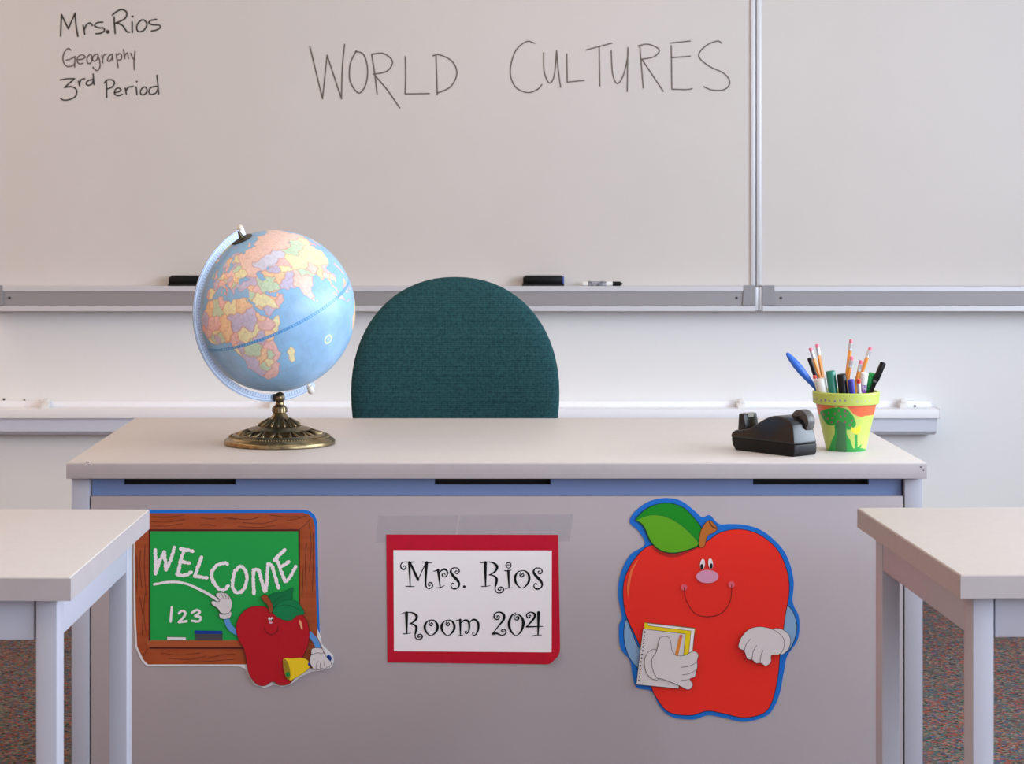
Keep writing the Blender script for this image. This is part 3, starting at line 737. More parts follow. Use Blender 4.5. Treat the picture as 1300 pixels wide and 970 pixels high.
# meridian half ring
th_ = R_(25)
gl = (-math.cos(th_) * ge + math.sin(th_) * gf).normalized(); gm = gn.cross(gl).normalized()
def ringp(al, rho, off=0.0): return GC + rho * (math.cos(al) * gn + math.sin(al) * gl) + gm * off
bm = bmesh.new(); N = 96; ro, ri, tw = 1.125 * GR, 1.03 * GR, .0015
secs = []
for k in range(N + 1):
    al = R_(-4) + R_(188) * k / N
    secs.append([bm.verts.new(ringp(al, a, b)) for a, b in ((ro, tw), (ro, -tw), (ri, -tw), (ri, tw))])
for a, b in zip(secs[:-1], secs[1:]):
    for q in range(4): bm.faces.new((a[q], a[(q + 1) % 4], b[(q + 1) % 4], b[q]))
bm.faces.new(secs[0]); bm.faces.new(secs[-1][::-1])
ring = mk('meridian_ring', bm, M['meridian'], globe)
bm = bmesh.new()
for k in range(1, 90):
    al = R_(2.0 * k); w = R_(.18); q0 = 1.045 if k % 5 else 1.035; q1 = 1.075
    for off in (tw + .0003, -tw - .0003):
        bm.faces.new([bm.verts.new(ringp(al + s * w, q * GR, off)) for s, q in ((-1, q0), (1, q0), (1, q1), (-1, q1))])
for off in (tw + .0003, -tw - .0003):
    for q0, q1 in ((1.083, 1.087), (1.112, 1.118)):
        for k in range(90):
            a, b = R_(2 * k), R_(2 * k + 2)
            bm.faces.new([bm.verts.new(ringp(x, q * GR, off)) for x, q in ((a, q0), (b, q0), (b, q1), (a, q1))])
tk = mk('scale_marks', bm, M['tick'], ring); tag(tk, kind='stuff')
bm = bmesh.new(); add_rod(bm, GC + gn * (GR - .001), GC + gn * (GR + .03), [(0, 0), (.020, 0), (.021, .001), (.020, .0025), (.006, .004), (.004, .012), (.0035, .018), (0, .018)], 28)
mk('pole_cap', bm, M['brass_dark'], globe, True, auto=40)
bm = bmesh.new(); add_rod(bm, ringp(R_(-2), ro - .003), ringp(R_(-2), ro + .02), [(0, 0), (.0045, 0), (.0055, .003), (.0060, .006), (.004, .009), (0, .010)], 18)
mk('finial', bm, M['bone'], globe, True, auto=60)
bm = bmesh.new(); add_rod(bm, GC - gn * (GR - .001), GC - gn * (ro + .014), [(0, 0), (.004, 0), (.004, .012), (.0065, .013), (.0065, .024), (.0045, .028), (0, .030)], 16)
mk('pole_nut', bm, M['bone'], globe, True, auto=50)
# stand
z0 = DZ
bm = bmesh.new()
add_lathe(bm, [(.080, .013), (.080, .019), (.083, .0205), (.087, .0195), (.0895, .0165), (.093, .0155), (.0965, .014), (.0985, .011), (.103, .0095), (.1056, .0065), (.1053, .001), (.103, 0), (.096, 0), (.088, .006), (.080, .013)], 96, GB)
stand = mk('base_rim', bm, M['brass'], globe, True, auto=50)
bm = bmesh.new()
for k in range(110):
    an = 2 * math.pi * k / 110; c = Vector((math.cos(an), math.sin(an), 0))
    add_rod(bm, GB + c * .0895 + Vector((0, 0, .0165)), GB + c * .0965 + Vector((0, 0, .0145)), [(0, 0), (.0016, .001), (.0016, .006), (0, .007)], 5)
tag(mk('beading', bm, M['brass'], stand, True), kind='stuff')
for k in range(14):
    an = 2 * math.pi * (k + .5) / 14; c = Vector((math.cos(an), math.sin(an), 0)); tn = Vector((-c.y, c.x, 0))
    bm = bmesh.new()
    for s in (-1, 1):
        add_rod(bm, GB + c * .083 + tn * s * .010 + Vector((0, 0, .0175)), GB + c * .056 + tn * s * .0015 + Vector((0, 0, .0275)), [(0, 0), (.0030, .0), (.0024, .028), (0, .0285)], 8)
    mk('openwork_strut', bm, M['brass'], stand, True)
bm = bmesh.new()
add_lathe(bm, [(.050, .018), (.058, .0245), (.060, .028), (.057, .0305), (.0505, .0308), (.047, .033), (.0435, .0345), (.041, .0345), (.034, .0390), (.029, .0425), (.0225, .0462), (.0187, .0490), (.0150, .0530), (.0135, .0555), (.0118, .0572), (.0120, .0590), (.0135, .0600), (.0132, .0675), (.0118, .0715), (.0088, .0735), (.0078, .0755), (.0074, .080), (.0080, .083), (.0055, .085), (0, .085)], 64, GB)
cone = mk('stem', bm, M['brass'], globe, True, auto=50)
for k in range(20):
    an = 2 * math.pi * k / 20; c = Vector((math.cos(an), math.sin(an), 0))
    bm = bmesh.new(); add_rod(bm, GB + c * .0415 + Vector((0, 0, .0350)), GB + c * .0195 + Vector((0, 0, .0490)), [(0, 0), (.0022, .002), (.0028, .009), (.0013, .024), (0, .026)], 8)
    mk('flute', bm, M['brass_dark'] if k % 2 else M['brass'], cone, True)
for k in range(14):
    an = 2 * math.pi * k / 14; c = Vector((math.cos(an), math.sin(an), 0))
    bm = bmesh.new(); add_rod(bm, GB + c * .0134 + Vector((0, 0, .0600)), GB + c * .0132 + Vector((0, 0, .0690)), [(0, 0), (.0013, .001), (.0013, .008), (0, .009)], 6)
    mk('collar_flute', bm, M['brass_dark'], cone, True)
low = ringp(math.acos(max(-1, min(1, -math.cos(tilt)))), ro)
jc = Vector((GB.x, GB.y, DZ + .0865))
bm = bmesh.new(); add_rod(bm, jc + Vector((0, -.012, .002)), jc + Vector((0, .012, .002)), [(0, 0), (.006, 0), (.0098, .004), (.0098, .020), (.006, .024), (0, .024)], 20)
jn = mk('joint', bm, M['brass_dark'], globe, True, auto=50)
bm = bmesh.new(); add_rod(bm, jc + Vector((0, -.0115, .002)), jc + Vector((0, -.0145, .002)), [(.0045, 0), (.0045, .002), (.003, .003), (0, .003)], 14)
mk('screw', bm, M['brass'], jn, True, auto=40)

# ------------------------------------------------------------------ painted pot
PD = 4.056; pc = Vector((P(1074, 0, PD).x, PD, DZ))
pot = thing('flower_pot', pc, 'hand-painted lime green flower pot filled with pens and pencils', 'pot')
PH = .1095
prof = [(.036, 0), (.0365, .0015)] + [(.0365 + (.0555 - .0365) * i / 60, .0015 + (.0862 - .0015) * i / 60) for i in range(1, 61)] + [(.0590, .0866), (.0606, .0878)] + [(.0608 + .0008 * i / 10, .088 + .0195 * i / 10) for i in range(11)] + [(.0610, .1088), (.0598, .1095), (.0575, .1095), (.0568, .1085), (.0555, .09), (.051, .07), (.034, .012), (0, .012)]
NS = 360
thv = 2 * np.pi * np.arange(NS) / NS                # 0 = towards the camera
V = []; 
for r, z in prof:
    V.append(np.stack([r * np.sin(thv), -r * np.cos(thv), np.full(NS, z)], -1))
V = np.array(V); npf = len(prof)
dep = PD + V[..., 1]
U = PX + (pc.x + V[..., 0]) / dep * FPX; W = PY + (H - DZ - V[..., 2]) / dep * FPX
front = (np.cos(thv) > 0)[None, :].repeat(npf, 0)
U = np.where(front, U, 2 * 1074 - U + 30)
Zf = V[..., 2]
U8, W8 = (U - 925) * 6.5, (W - 500) * 6.5
body = (Zf < .0864); body[np.arange(npf) > 75] = False
c3 = np.empty(V.shape); c3[:] = lin((188, 204, 100))
rimm = (Zf > .0863); c3[rimm] = lin((180, 195, 88))
def paint(poly, rgb, smooth=True):
    p = catmull(poly, True, 6) if smooth else poly
    m = inside(p, U8, W8) & body; c3[m] = lin(rgb)
jit = 6 * np.sin(U8 * .09) + 5 * np.sin(U8 * .21 + 1)
c3[body & (W8 < 112 + jit)] = lin((222, 120, 72))
paint([(705, 85), (830, 95), (870, 115), (800, 130), (750, 172), (722, 150)], (222, 108, 66))
paint([(990, 95), (1225, 85), (1210, 165), (1150, 180), (1080, 188), (1030, 165), (1000, 130)], (224, 104, 66))
c3[body & (W8 > 458 + 10 * np.sin(U8 * .05))] = lin((36, 150, 62))
paint([(755, 155), (800, 125), (880, 112), (960, 120), (1010, 160), (1040, 210), (1050, 260), (990, 300), (960, 270), (900, 250), (850, 262), (800, 240)], (34, 148, 52))
paint([(880, 250), (970, 255), (975, 330), (1010, 400), (1022, 490), (842, 490), (845, 400), (875, 330)], (38, 158, 66))
paint([(888, 240), (962, 245), (966, 330), (970, 490), (886, 490), (890, 350)], (60, 112, 66))
paint([(1040, 325), (1062, 325), (1064, 440), (1100, 415), (1075, 490), (1035, 490), (1010, 440), (1040, 455)], (40, 152, 60), False)
paint([(1010, 272), (1040, 292), (1062, 275), (1088, 262), (1085, 310), (1060, 332), (1025, 320)], (240, 214, 50))
for x, y in ((785, 170), (825, 158), (820, 205), (858, 200), (878, 165), (910, 138), (960, 145), (962, 182), (925, 188), (902, 228), (960, 232), (1018, 222), (1000, 258), (985, 160), (850, 235)):
    c3[body & (np.hypot(U8 - x, W8 - y) < 8.5)] = lin((150, 70, 96))
for i, (x, y) in enumerate(((705, 45), (728, 42), (765, 55), (797, 52), (833, 58), (877, 62), (920, 55), (963, 56), (1018, 52), (1060, 64), (1100, 60), (1130, 62), (1160, 58))):
    c3[rimm & (np.arange(npf) < 75)[:, None] & (np.hypot(U8 - x, W8 - y) < (10 if i in (3, 5) else 7))] = lin((124, 106, 150) if i < 8 else (176, 168, 160))
c3[np.arange(npf) > 78] = lin((150, 92, 62))
ii = np.arange(npf * NS).reshape(npf, NS); i2 = np.roll(ii, -1, 1)
Fq = np.stack([ii[:-1], i2[:-1], i2[1:], ii[1:]], -1).reshape(-1, 4)
po = grid_mesh('pot_body', V.reshape(-1, 3), Fq, np.clip(c3, 0, 1).reshape(-1, 3), attr_mat('pot_paint', 0.4, 0.1), pot)
po.data.set_sharp_from_angle(angle=R_(40))
bm = bmesh.new(); add_lathe(bm, [(0, .0005), (.0355, .0005), (.0355, .002), (0, .002)], 40, pc); mk('pot_bottom', bm, mat('terracotta', (176, 104, 70), 0.8), pot)

# contents of the pot: (top photo x, y), depth offset, base offset inside the pot
def stick(top, dtop, bx, by):
    p1 = P(top[0], top[1], PD + dtop)
    p0 = pc + Vector((bx, by, .0145))
    return p0, p1
C = {k: mat('pen_' + k, v, .35) for k, v in dict(blue=(46, 104, 205), black=(9, 9, 10), navy=(44, 46, 150), green=(14, 116, 96), lime=(24, 156, 76), white=(228, 226, 224), red=(226, 70, 62), orange=(226, 146, 62), pink=(222, 118, 138), ferrule=(206, 206, 212)).items()}
C['black'] = mat('pen_black', (8, 8, 9), .3, spec=.25)
C['ferrule'] = mat('pencil_ferrule', (200, 200, 204), .3, .7)
C['wood'] = mat('pencil_wood', (216, 176, 128), .7)
C['print'] = mat('purple_print', (226, 222, 226), .4, rgb2=(118, 52, 140), nscale=120)
GRP = 'pens and pencils in the painted pot'
def rod(name, parent, p0, p1, a, b, prof, m, seg=18):
    d = (p1 - p0).normalized(); bm = bmesh.new()
    add_rod(bm, p0 + d * a, p0 + d * b, prof, seg); return mk(name, bm, m, parent, True, auto=45)
def pencil(top, dt, bx, by, label):
    p0, p1 = stick(top, dt, bx, by); L = (p1 - p0).length; r = .0036
    t = thing('pencil', p0, label, 'pencil', GRP)
    rod('sharpened_tip', t, p0, p1, 0, .016, [(0, 0), (r, .016)], C['wood'], 6)
    rod('shaft', t, p0, p1, .016, L - .021, [(r, 0), (r, L - .037)], C['orange'], 6)
    rod('ferrule', t, p0, p1, L - .021, L - .007, [(0, 0), (r * 1.02, 0), (r * 1.05, .003), (r * .97, .004), (r * 1.05, .0055), (r * .97, .0075), (r * 1.05, .009), (r * 1.02, .014), (0, .014)], C['ferrule'])
    rod('eraser_tip', t, p0, p1, L - .007, L, [(r * .95, 0), (r * 1.0, .005), (r * .8, .007), (0, .0072)], C['pink'])
pencil((1028.8, 441.5), .005, -.010, .002, 'orange pencil crossing the black capped pen beside the blue pen')
pencil((1037.2, 436.8), .034, -.019, .024, 'orange pencil rising behind the thick white marker')
pencil((1080.8, 431), .030, -.009, .027, 'tallest orange pencil, standing above all the others')
pencil((1081.7, 452.5), .002, -.016, .010, 'short orange pencil right in front of the tallest pencil')
pencil((1093.5, 457.5), .012, -.004, .014, 'short orange pencil rising above the slim pen beside the navy marker')
pencil((1105.5, 440.5), .030, -.0116, .020, 'long orange pencil leaning outward above the purple-printed marker')
def marker(name, label, top, dt, bx, by, r, body, capm, caplen, prof='flat', ridges=0, cap_r=1.0):
    p0, p1 = stick(top, dt, bx, by); L = (p1 - p0).length
    t = thing(name, p0, label, 'marker' if 'marker' in name else 'pen', GRP)
    rod('barrel', t, p0, p1, 0, L - caplen, [(0, 0), (r * .45, 0), (r * .55, .008), (r * .95, .014), (r * .95, L - caplen), (0, L - caplen)], body)
    cr = r * cap_r
    c = rod('cap', t, p0, p1, L - caplen, L, [(0, 0), (cr, 0), (cr, caplen - .002), (cr * .93, caplen - .0006), (cr * .8, caplen), (0, caplen)], capm)
    if ridges:
        for q in range(ridges):
            z = .004 + q * (caplen - .010) / max(1, ridges - 1)
            rod('cap_ridge', c, p0, p1, L - caplen + z, L - caplen + z + .002, [(cr * .98, 0), (cr * 1.1, .0006), (cr * 1.1, .0014), (cr * .98, .002)], capm)
    return t, p0, p1, L
# blue fat pen leaning left
p0, p1 = stick((998.5, 448), .010, .027, .012)
L = (p1 - p0).length
t = thing('blue_pen', p0, 'fat blue pen with a swollen barrel leaning far out of the pot', 'pen', GRP)
rod('barrel', t, p0, p1, 0, L, [(0, 0), (.0022, .002), (.003, .03), (.0034, L - .085), (.0054, L - .065), (.0074, L - .045), (.0074, L - .028), (.0058, L - .013), (.0038, L - .004), (.0025, L - .0008), (0, L)], C['blue'], 20)
marker('capped_pen', 'black capped pen slanting behind two pencils next to the blue pen', (1027.3, 454.5), .026, -.012, .012, .0042, C['black'], C['black'], .06)
t, p0, p1, L = marker('white_pen', 'slim white pen with a red tip beside the thick white marker', (1033.8, 476.5), .000, -.026, .002, .0036, C['white'], C['red'], .006)
marker('white_marker', 'thick plain white marker in the painted pot', (1041.5, 480.5), -.014, -.0235, -.008, .0085, C['white'], C['white'], .03)
marker('green_marker', 'thick dark green marker standing upright in the painted pot', (1054.3, 470.8), -.020, -.016, -.020, .0086, C['green'], C['green'], .045)
marker('black_marker', 'thick black marker standing upright beside the dark green marker', (1068.2, 474.8), -.030, .000, -.023, .0086, C['black'], C['black'], .045)
marker('blue_marker', 'short navy blue capped marker in the painted pot', (1080.3, 482), -.040, .0155, -.019, .0060, C['navy'], C['navy'], .045, cap_r=1.04)
marker('white_pen', 'slim white pen with a red tip beside the purple-printed marker', (1090, 481), -.036, .030, -.002, .0036, C['white'], C['red'], .008)
t, p0, p1, L = marker('white_marker', 'white marker with purple printing on its side', (1097.8, 473), -.018, .020, .006, .0072, C['white'], C['white'], .018)
rod('printed_label', t, p0, p1, L - .045, L - .022, [(.0070, 0), (.0070, .023)], C['print'])
marker('green_marker', 'bright green marker with ridged cap beside the slanting black pen', (1107.5, 473.5), -.004, .024, .016, .0068, C['lime'], C['lime'], .048, ridges=6)
p0, p1 = stick((1121.5, 460), -.014, .006, -.004); L = (p1 - p0).length
t = thing('black_pen', p0, 'glossy black capped pen slanting outward on the right of the ridged marker', 'pen', GRP)
t['label'] = 'glossy black capped pen slanting outward beside the ridged green marker'
rod('barrel', t, p0, p1, 0, L - .038, [(0, 0), (.002, 0), (.0038, .01), (.0038, L - .038), (0, L - .038)], C['black'])
cp = rod('cap', t, p0, p1, L - .036, L, [(0, 0), (.0058, 0), (.0058, .034), (.0052, .0355), (.0042, .036), (0, .0345)], C['black'])
rod('ring', t, p0, p1, L - .040, L - .036, [(0, 0), (.0052, 0), (.0052, .004), (0, .004)], mat('dark_ring', (110, 110, 114), .2, .8))

# ------------------------------------------------------------------ tape dispenser
corner = Vector((xat(1008.5, 3.935), 3.937, DZ))
ax = Vector((-.62, .785, 0)).normalized(); aw = Vector((.785, .62, 0)).normalized()
tdn = thing('tape_dispenser', corner + ax * .08 + aw * .026, 'black desktop tape dispenser standing beside the painted pot', 'tape dispenser')
def T(u, v, w): return corner + ax * u + aw * v + Vector((0, 0, w))
def prism(bm, prof, v0, v1, bev=0.0, taper=0.0):
    t = bmesh.new()
    A = [t.verts.new((u, v0, w)) for u, w in prof]; B = [t.verts.new((u, v1, w)) for u, w in prof]; n = len(prof)
    for i in range(n): t.faces.new((A[i], A[(i + 1) % n], B[(i + 1) % n], B[i]))
    t.faces.new(A); t.faces.new(B[::-1])
    bmesh.ops.recalc_face_normals(t, faces=t.faces)
    if bev: 
        ed = [e for e in t.edges if len(e.link_faces) == 2 and e.calc_face_angle(0) > R_(28)]
        bmesh.ops.bevel(t, geom=ed, offset=bev, segments=3, affect='EDGES', profile=.5)
    for v in t.verts:
        u, vv, w = v.co; k = taper * max(0, w - .024)
        mid = (v0 + v1) / 2; v.co = T(u, mid + (vv - mid) * (1 - k), w)
    merge(bm, t)
M['disp'] = mat('satin_black_plastic', (8, 8, 10), .24, spec=.45, bump=.03, bscale=900)
M['disp2'] = mat('dark_base_plastic', (7, 7, 8), .4, spec=.22)
bm = bmesh.new()
prism(bm, [(.004, .0), (.148, .0), (.156, .010), (.159, .022), (.0, .022), (.0, .006)], 0, .060, .0025)
mk('base', bm, M['disp2'], tdn, True, auto=40)
top = catmull([(.013, .063), (.030, .0685), (.048, .0705), (.064, .068), (.083, .060), (.100, .0500), (.117, .0425), (.135, .0385), (.150, .0365), (.158, .031)], False, 4)
bm = bmesh.new()
prism(bm, [(.0002, .0216), (.0015, .028), (.008, .056)] + top + [(.160, .027), (.1588, .0216)], .0002, .0598, .0025, taper=3.2)
mk('housing', bm, M['disp'], tdn, True, auto=40)
bm = bmesh.new()
prism(bm, [(.130, .030), (.154, .030), (.151, .067), (.139, .067)], .012, .048, .002)
cut = mk('cutter_head', bm, M['disp'], tdn, True, auto=40)
bm = bmesh.new()
prism(bm, [(.1375, .0665), (.147, .0665), (.147, .0682), (.1375, .0682)], .018, .042)
prism(bm, [(.1365, .060), (.1382, .060), (.1382, .0682), (.1365, .0682)], .023, .037)
mk('blade', bm, C['ferrule'], cut)
bm = bmesh.new(); q = T(.022, .037, .0600)
add_rod(bm, q, q + aw * .018, [(0, .002), (.009, .002), (.011, 0), (.0215, 0), (.022, .001), (.022, .017), (.0215, .018), (.011, .018), (.009, .016), (0, .016)], 40)
mk('tape_roll', bm, mat('tape_roll', (92, 87, 86), .4, rgb2=(72, 68, 68), nscale=30), tdn, True, auto=40)

# ------------------------------------------------------------------ signs on the desk front
SY = PYF - .0003              # panel face
CM = {k: mat('print_' + k, v, .4, coat=.08, spec=.3) for k, v in dict(blue=(16, 108, 200), lblue=(88, 146, 208), arm=(132, 166, 200), red=(180, 12, 28), bred=(232, 42, 28), dred=(140, 14, 24), ddred=(168, 32, 24), maroon=(78, 22, 18),
    green=(24, 156, 68), leafd=(0, 112, 62), leafm=(6, 124, 70), leafv=(0, 84, 44), bleafd=(10, 136, 22), bleafl=(92, 164, 20), stem=(150, 68, 34), bstem=(184, 106, 40), white=(226, 222, 222), glove=(216, 208, 208), chalk=(238, 228, 232), line=(60, 48, 50), black=(18, 16, 18),
    yellow=(238, 200, 30), byellow=(236, 208, 20), olive=(150, 124, 30), pink=(216, 150, 178), cheek=(222, 96, 110), orange=(224, 132, 44), sgreen=(20, 130, 60), navy=(20, 52, 140), egrey=(70, 70, 76), ledge=(168, 82, 44), grain=(112, 46, 20), cream=(236, 170, 120), hi=(236, 110, 60), paper=(240, 235, 237), rpaper=(178, 26, 48)).items()}
CM['ink'] = mat('print_ink', (14, 12, 14), .7, spec=.2)
CM['wood'] = mat('print_wood', (152, 66, 30), .4, coat=.08, spec=.3, rgb2=(166, 78, 38), nscale=14, stretch=(1, 1, 6))
class Sign:
    def __init__(self, name, cx, by, label, cat, thick=.0012):
        self.t = thing(name, P(cx, by, SY), label, cat); self.D = SY - thick; self.k = 0; self.thick = thick
        self.parent = self.t
    def up(self): self.k += 1; return self.D - .00018 * self.k
    def poly(self, name, pts, m, smooth=True, parent=None, line=None, lw=.8, n=6):
        bm = bmesh.new(); add_poly(bm, pts, self.up(), smooth, n); o = mk(name, bm, CM[m], parent or self.parent)
        if line:
            bm = bmesh.new(); add_stroke(bm, [(x, y, lw) for x, y in pts], self.up(), closed=True, smooth=smooth, n=n); mk('outline', bm, CM[line], o if not parent else parent)
        return o
    def strokes(self, name, ss, w, m, jitter=0.0, smooth=True, parent=None, closed=False):
        bm = bmesh.new(); D_ = self.up()
        for s in ss: add_stroke(bm, [(p[0], p[1], p[2] if len(p) > 2 else w) for p in s], D_, jitter=jitter, smooth=smooth, closed=closed)
        return mk(name, bm, CM[m], parent or self.parent)
    def discs(self, name, ds, m, parent=None):
        bm = bmesh.new(); D_ = self.up()
        for d in ds: add_disc(bm, d[0], d[1], d[2], d[3], D_, 24, d[4] if len(d) > 4 else 0)
        return mk(name, bm, CM[m], parent or self.parent)

# --- welcome sign
S = Sign('welcome_sign', 295, 870, 'green chalkboard WELCOME cutout with a small apple ringing a bell', 'sign')
Fs = fr(160, 630, 3.8036); F1 = fr(160, 640, 8.086); F2 = fr(290, 640, 8.086); F3 = fr(160, 750, 7.464); F4 = fr(290, 740, 6.929)
def rnd(pts): return pts
bm = bmesh.new()
outer = Fs([(70, 64), (860, 64), (890, 72), (912, 92), (924, 125), (928, 400), (936, 665), (946, 715), (975, 745), (1000, 770), (1004, 800), (990, 828), (940, 842), (895, 848), (850, 868), (800, 905), (755, 922), (710, 910), (670, 927), (620, 912), (592, 872), (575, 835), (550, 822), (300, 820), (102, 822), (75, 795), (45, 730), (38, 600), (36, 300), (40, 100), (50, 75)])
add_poly(bm, outer, S.D, False, thick=S.thick); mk('card_backing', bm, CM['white'], S.t)
S.poly('blue_border', Fs([(45, 64), (860, 64), (890, 72), (912, 92), (924, 125), (928, 400), (936, 665), (924, 640), (914, 400), (908, 140), (898, 108), (882, 90), (855, 80), (45, 84)]), 'blue', False)
wood = S.poly('wooden_frame', Fs([(45, 82), (855, 80), (885, 90), (903, 110), (912, 145), (916, 400), (924, 680), (960, 760), (900, 830), (600, 812), (300, 812), (106, 812), (85, 790), (54, 725), (48, 600), (42, 300)]), 'wood', False)
S.strokes('wood_grain', [F1(s) for s in ([(270, 130), (420, 135), (600, 110)], [(260, 180), (430, 185), (600, 160)], [(270, 225), (420, 225), (580, 200)], [(770, 140), (850, 150), (910, 150)], [(770, 215), (850, 212), (920, 225)], [(1000, 140), (1100, 155), (1130, 160)],
     [(105, 520), (115, 700), (110, 900)], [(150, 480), (140, 640), (165, 860)], [(195, 420), (190, 650), (205, 940)])] +
    [F2(s) for s in ([(10, 140), (200, 160), (330, 130)], [(150, 190), (350, 200), (500, 160)], [(100, 230), (300, 240), (480, 220)], [(430, 110), (560, 130), (720, 130)], [(600, 170), (700, 150), (800, 120)], [(830, 200), (850, 420), (830, 700)], [(800, 400), (790, 650), (800, 900)], [(870, 300), (870, 600), (860, 900)], [(735, 255), (790, 210), (840, 150)], [(760, 650), (765, 800), (755, 950)])] +
    [F3(s) for s in ([(130, 60), (160, 250), (150, 420)], [(180, 30), (170, 220), (190, 400)], [(330, 590), (500, 610), (700, 590)], [(400, 640), (600, 650), (760, 620)], [(780, 640), (900, 610), (1030, 600)], [(540, 680), (760, 670), (1020, 650)], [(160, 630), (205, 550)])], .9, 'grain', parent=wood)
S.poly('board_rim', Fs([(110, 160), (840, 160), (840, 700), (110, 700)]), 'maroon', False)
board = S.poly('green_board', Fs([(117, 170), (831, 170), (835, 697), (119, 697)]), 'green', False)
S.poly('chalk_ledge', Fs([(96, 697), (620, 697), (620, 728), (104, 728)]), 'ledge', False)
S.poly('ledge_line', Fs([(110, 729), (620, 729), (620, 738), (118, 736)]), 'maroon', False)
cw = 4.3
S.strokes('welcome_lettering', [[(x, y, cw) for x, y in F1(s)] for s in ([(300, 470), (304, 600), (302, 715)], [(302, 715), (340, 600), (390, 490)], [(390, 490), (405, 590), (410, 675)], [(410, 675), (460, 570), (495, 445)], [(595, 470), (560, 590), (530, 725)], [(560, 460), (620, 470), (685, 485)], [(575, 590), (610, 600), (650, 605)], [(520, 715), (580, 735), (670, 700)], [(775, 545), (740, 640), (710, 735)], [(705, 740), (770, 748), (830, 757)], [(1040, 615), (1000, 605), (920, 640), (878, 710), (892, 790), (950, 865), (1010, 880), (1048, 840)])] +
    [[(x, y, cw) for x, y in F2(s)] for s in ([(115, 640), (65, 700), (40, 830), (70, 900), (120, 905), (170, 850), (190, 740), (160, 660), (115, 640)], [(255, 675), (258, 800), (262, 920)], [(275, 675), (310, 680), (340, 790), (372, 895)], [(385, 890), (398, 750), (405, 615)], [(420, 615), (450, 640), (485, 760), (513, 860)], [(490, 550), (525, 650), (580, 790)], [(470, 575), (520, 525), (578, 470)], [(545, 640), (580, 620), (618, 592)], [(580, 795), (625, 760), (690, 640)])], cw, 'chalk', jitter=.34)
S.strokes('chalk_underline', [F1([(290, 825), (400, 805), (520, 800), (640, 825), (740, 870), (830, 915)])], 3.2, 'chalk', jitter=.2)
S.strokes('chalk_numbers', [F3(s) for s in ([(433, 158), (428, 225), (422, 292)], [(500, 215), (530, 190), (562, 208), (545, 250), (500, 296)], [(500, 298), (540, 294), (575, 288)], [(625, 208), (670, 183), (700, 203), (655, 238)], [(655, 238), (705, 252), (690, 290), (625, 285)])], 3.0, 'chalk', jitter=.12)
S.poly('chalk_stick', F3([(390, 437), (566, 440), (568, 466), (390, 466)]), 'white', False, line='line', lw=.4)
S.poly('printed_eraser', F3([(658, 405), (916, 405), (914, 468), (660, 468)]), 'egrey', False)
S.poly('eraser_back', F3([(650, 376), (914, 380), (914, 410), (650, 408)]), 'navy', False)
S.strokes('chalk_in_hand', [F3([(735, 5), (810, 50), (880, 98)])], 3.6, 'white')
S.strokes('arm', [F3([(950, 260), (975, 330), (1010, 370), (1060, 400)])], 7.2, 'lblue')
cuff = S.poly('glove_cuff', F3([(885, 215), (940, 225), (985, 195), (1000, 215), (985, 255), (935, 270), (890, 255)]), 'glove', line='line', lw=.5)
hand = S.poly('glove', F3([(850, 45), (870, 20), (920, 18), (960, 30), (990, 70), (1005, 120), (990, 190), (960, 215), (900, 210), (870, 170), (820, 135), (808, 110), (825, 95), (870, 105), (885, 85)]), 'glove', line='line', lw=.5)
S.strokes('finger_lines', [F3(s) for s in ([(895, 25), (915, 50), (920, 75)], [(930, 22), (945, 50), (948, 75)], [(962, 35), (972, 60), (972, 80)], [(850, 48), (870, 65), (890, 88)])], .5, 'line', parent=hand)
S.strokes('arm', [F4([(715, 450), (765, 510), (795, 585)])], 7.0, 'lblue')
apple = S.poly('small_apple', F4([(370, 258), (330, 215), (260, 203), (170, 225), (95, 300), (68, 400), (90, 500), (135, 580), (160, 690), (185, 810), (250, 890), (320, 905), (390, 868), (450, 900), (530, 890), (585, 830), (620, 740), (660, 640), (700, 550), (712, 430), (690, 340), (640, 275), (560, 262), (450, 268)]), 'red', line='maroon', lw=.6)
S.poly('leaf', F4([(360, 130), (400, 90), (500, 75), (568, 40), (562, 100), (555, 150), (470, 190), (390, 210)]), 'leafd', True, n=3, line='leafv', lw=.4)
S.poly('leaf', F4([(390, 260), (430, 190), (510, 150), (590, 160), (640, 210), (668, 270), (600, 290), (550, 330), (470, 320)]), 'leafm', True, n=4, line='leafv', lw=.5)
S.strokes('leaf_vein', [F4([(395, 215), (480, 195), (560, 205), (640, 250)]), F4([(400, 180), (440, 130), (500, 110)])], .5, 'leafv')
S.poly('stem', F4([(290, 130), (325, 100), (365, 150), (388, 200), (385, 260), (360, 260), (345, 200), (310, 160)]), 'stem', line='maroon', lw=.4)
S.strokes('smile', [F4([(315, 390), (325, 425), (375, 455), (425, 430), (437, 385)])], .7, 'maroon', parent=apple)
s7 = 6.929
def el(f, s, x, y, rx, ry, rot=0): q = f([(x, y)])[0]; return (q[0], q[1], rx / s, ry / s, rot)
S.discs('eyes', [el(F4, s7, 360, 318, 11, 17), el(F4, s7, 383, 318, 11, 17)], 'white', apple)
S.discs('pupils', [el(F4, s7, 358, 326, 6, 9), el(F4, s7, 385, 326, 6, 9)], 'black', apple)
S.discs('nose', [el(F4, s7, 372, 350, 17, 10)], 'pink', apple)
S.discs('shine', [el(F4, s7, 638, 370, 9, 46, -.25)], 'cream', apple)
bell = S.poly('bell', F4([(485, 668), (560, 664), (640, 660), (690, 675), (718, 712), (715, 740), (690, 770), (640, 805), (590, 835), (545, 858), (515, 820), (492, 750)]), 'yellow', True, n=4, line='olive', lw=.5)
S.discs('bell_mouth', [el(F4, s7, 513, 762, 27, 92, -.2)], 'olive', bell)
S.discs('clapper', [el(F4, s7, 522, 805, 20, 22)], 'sgreen', bell)
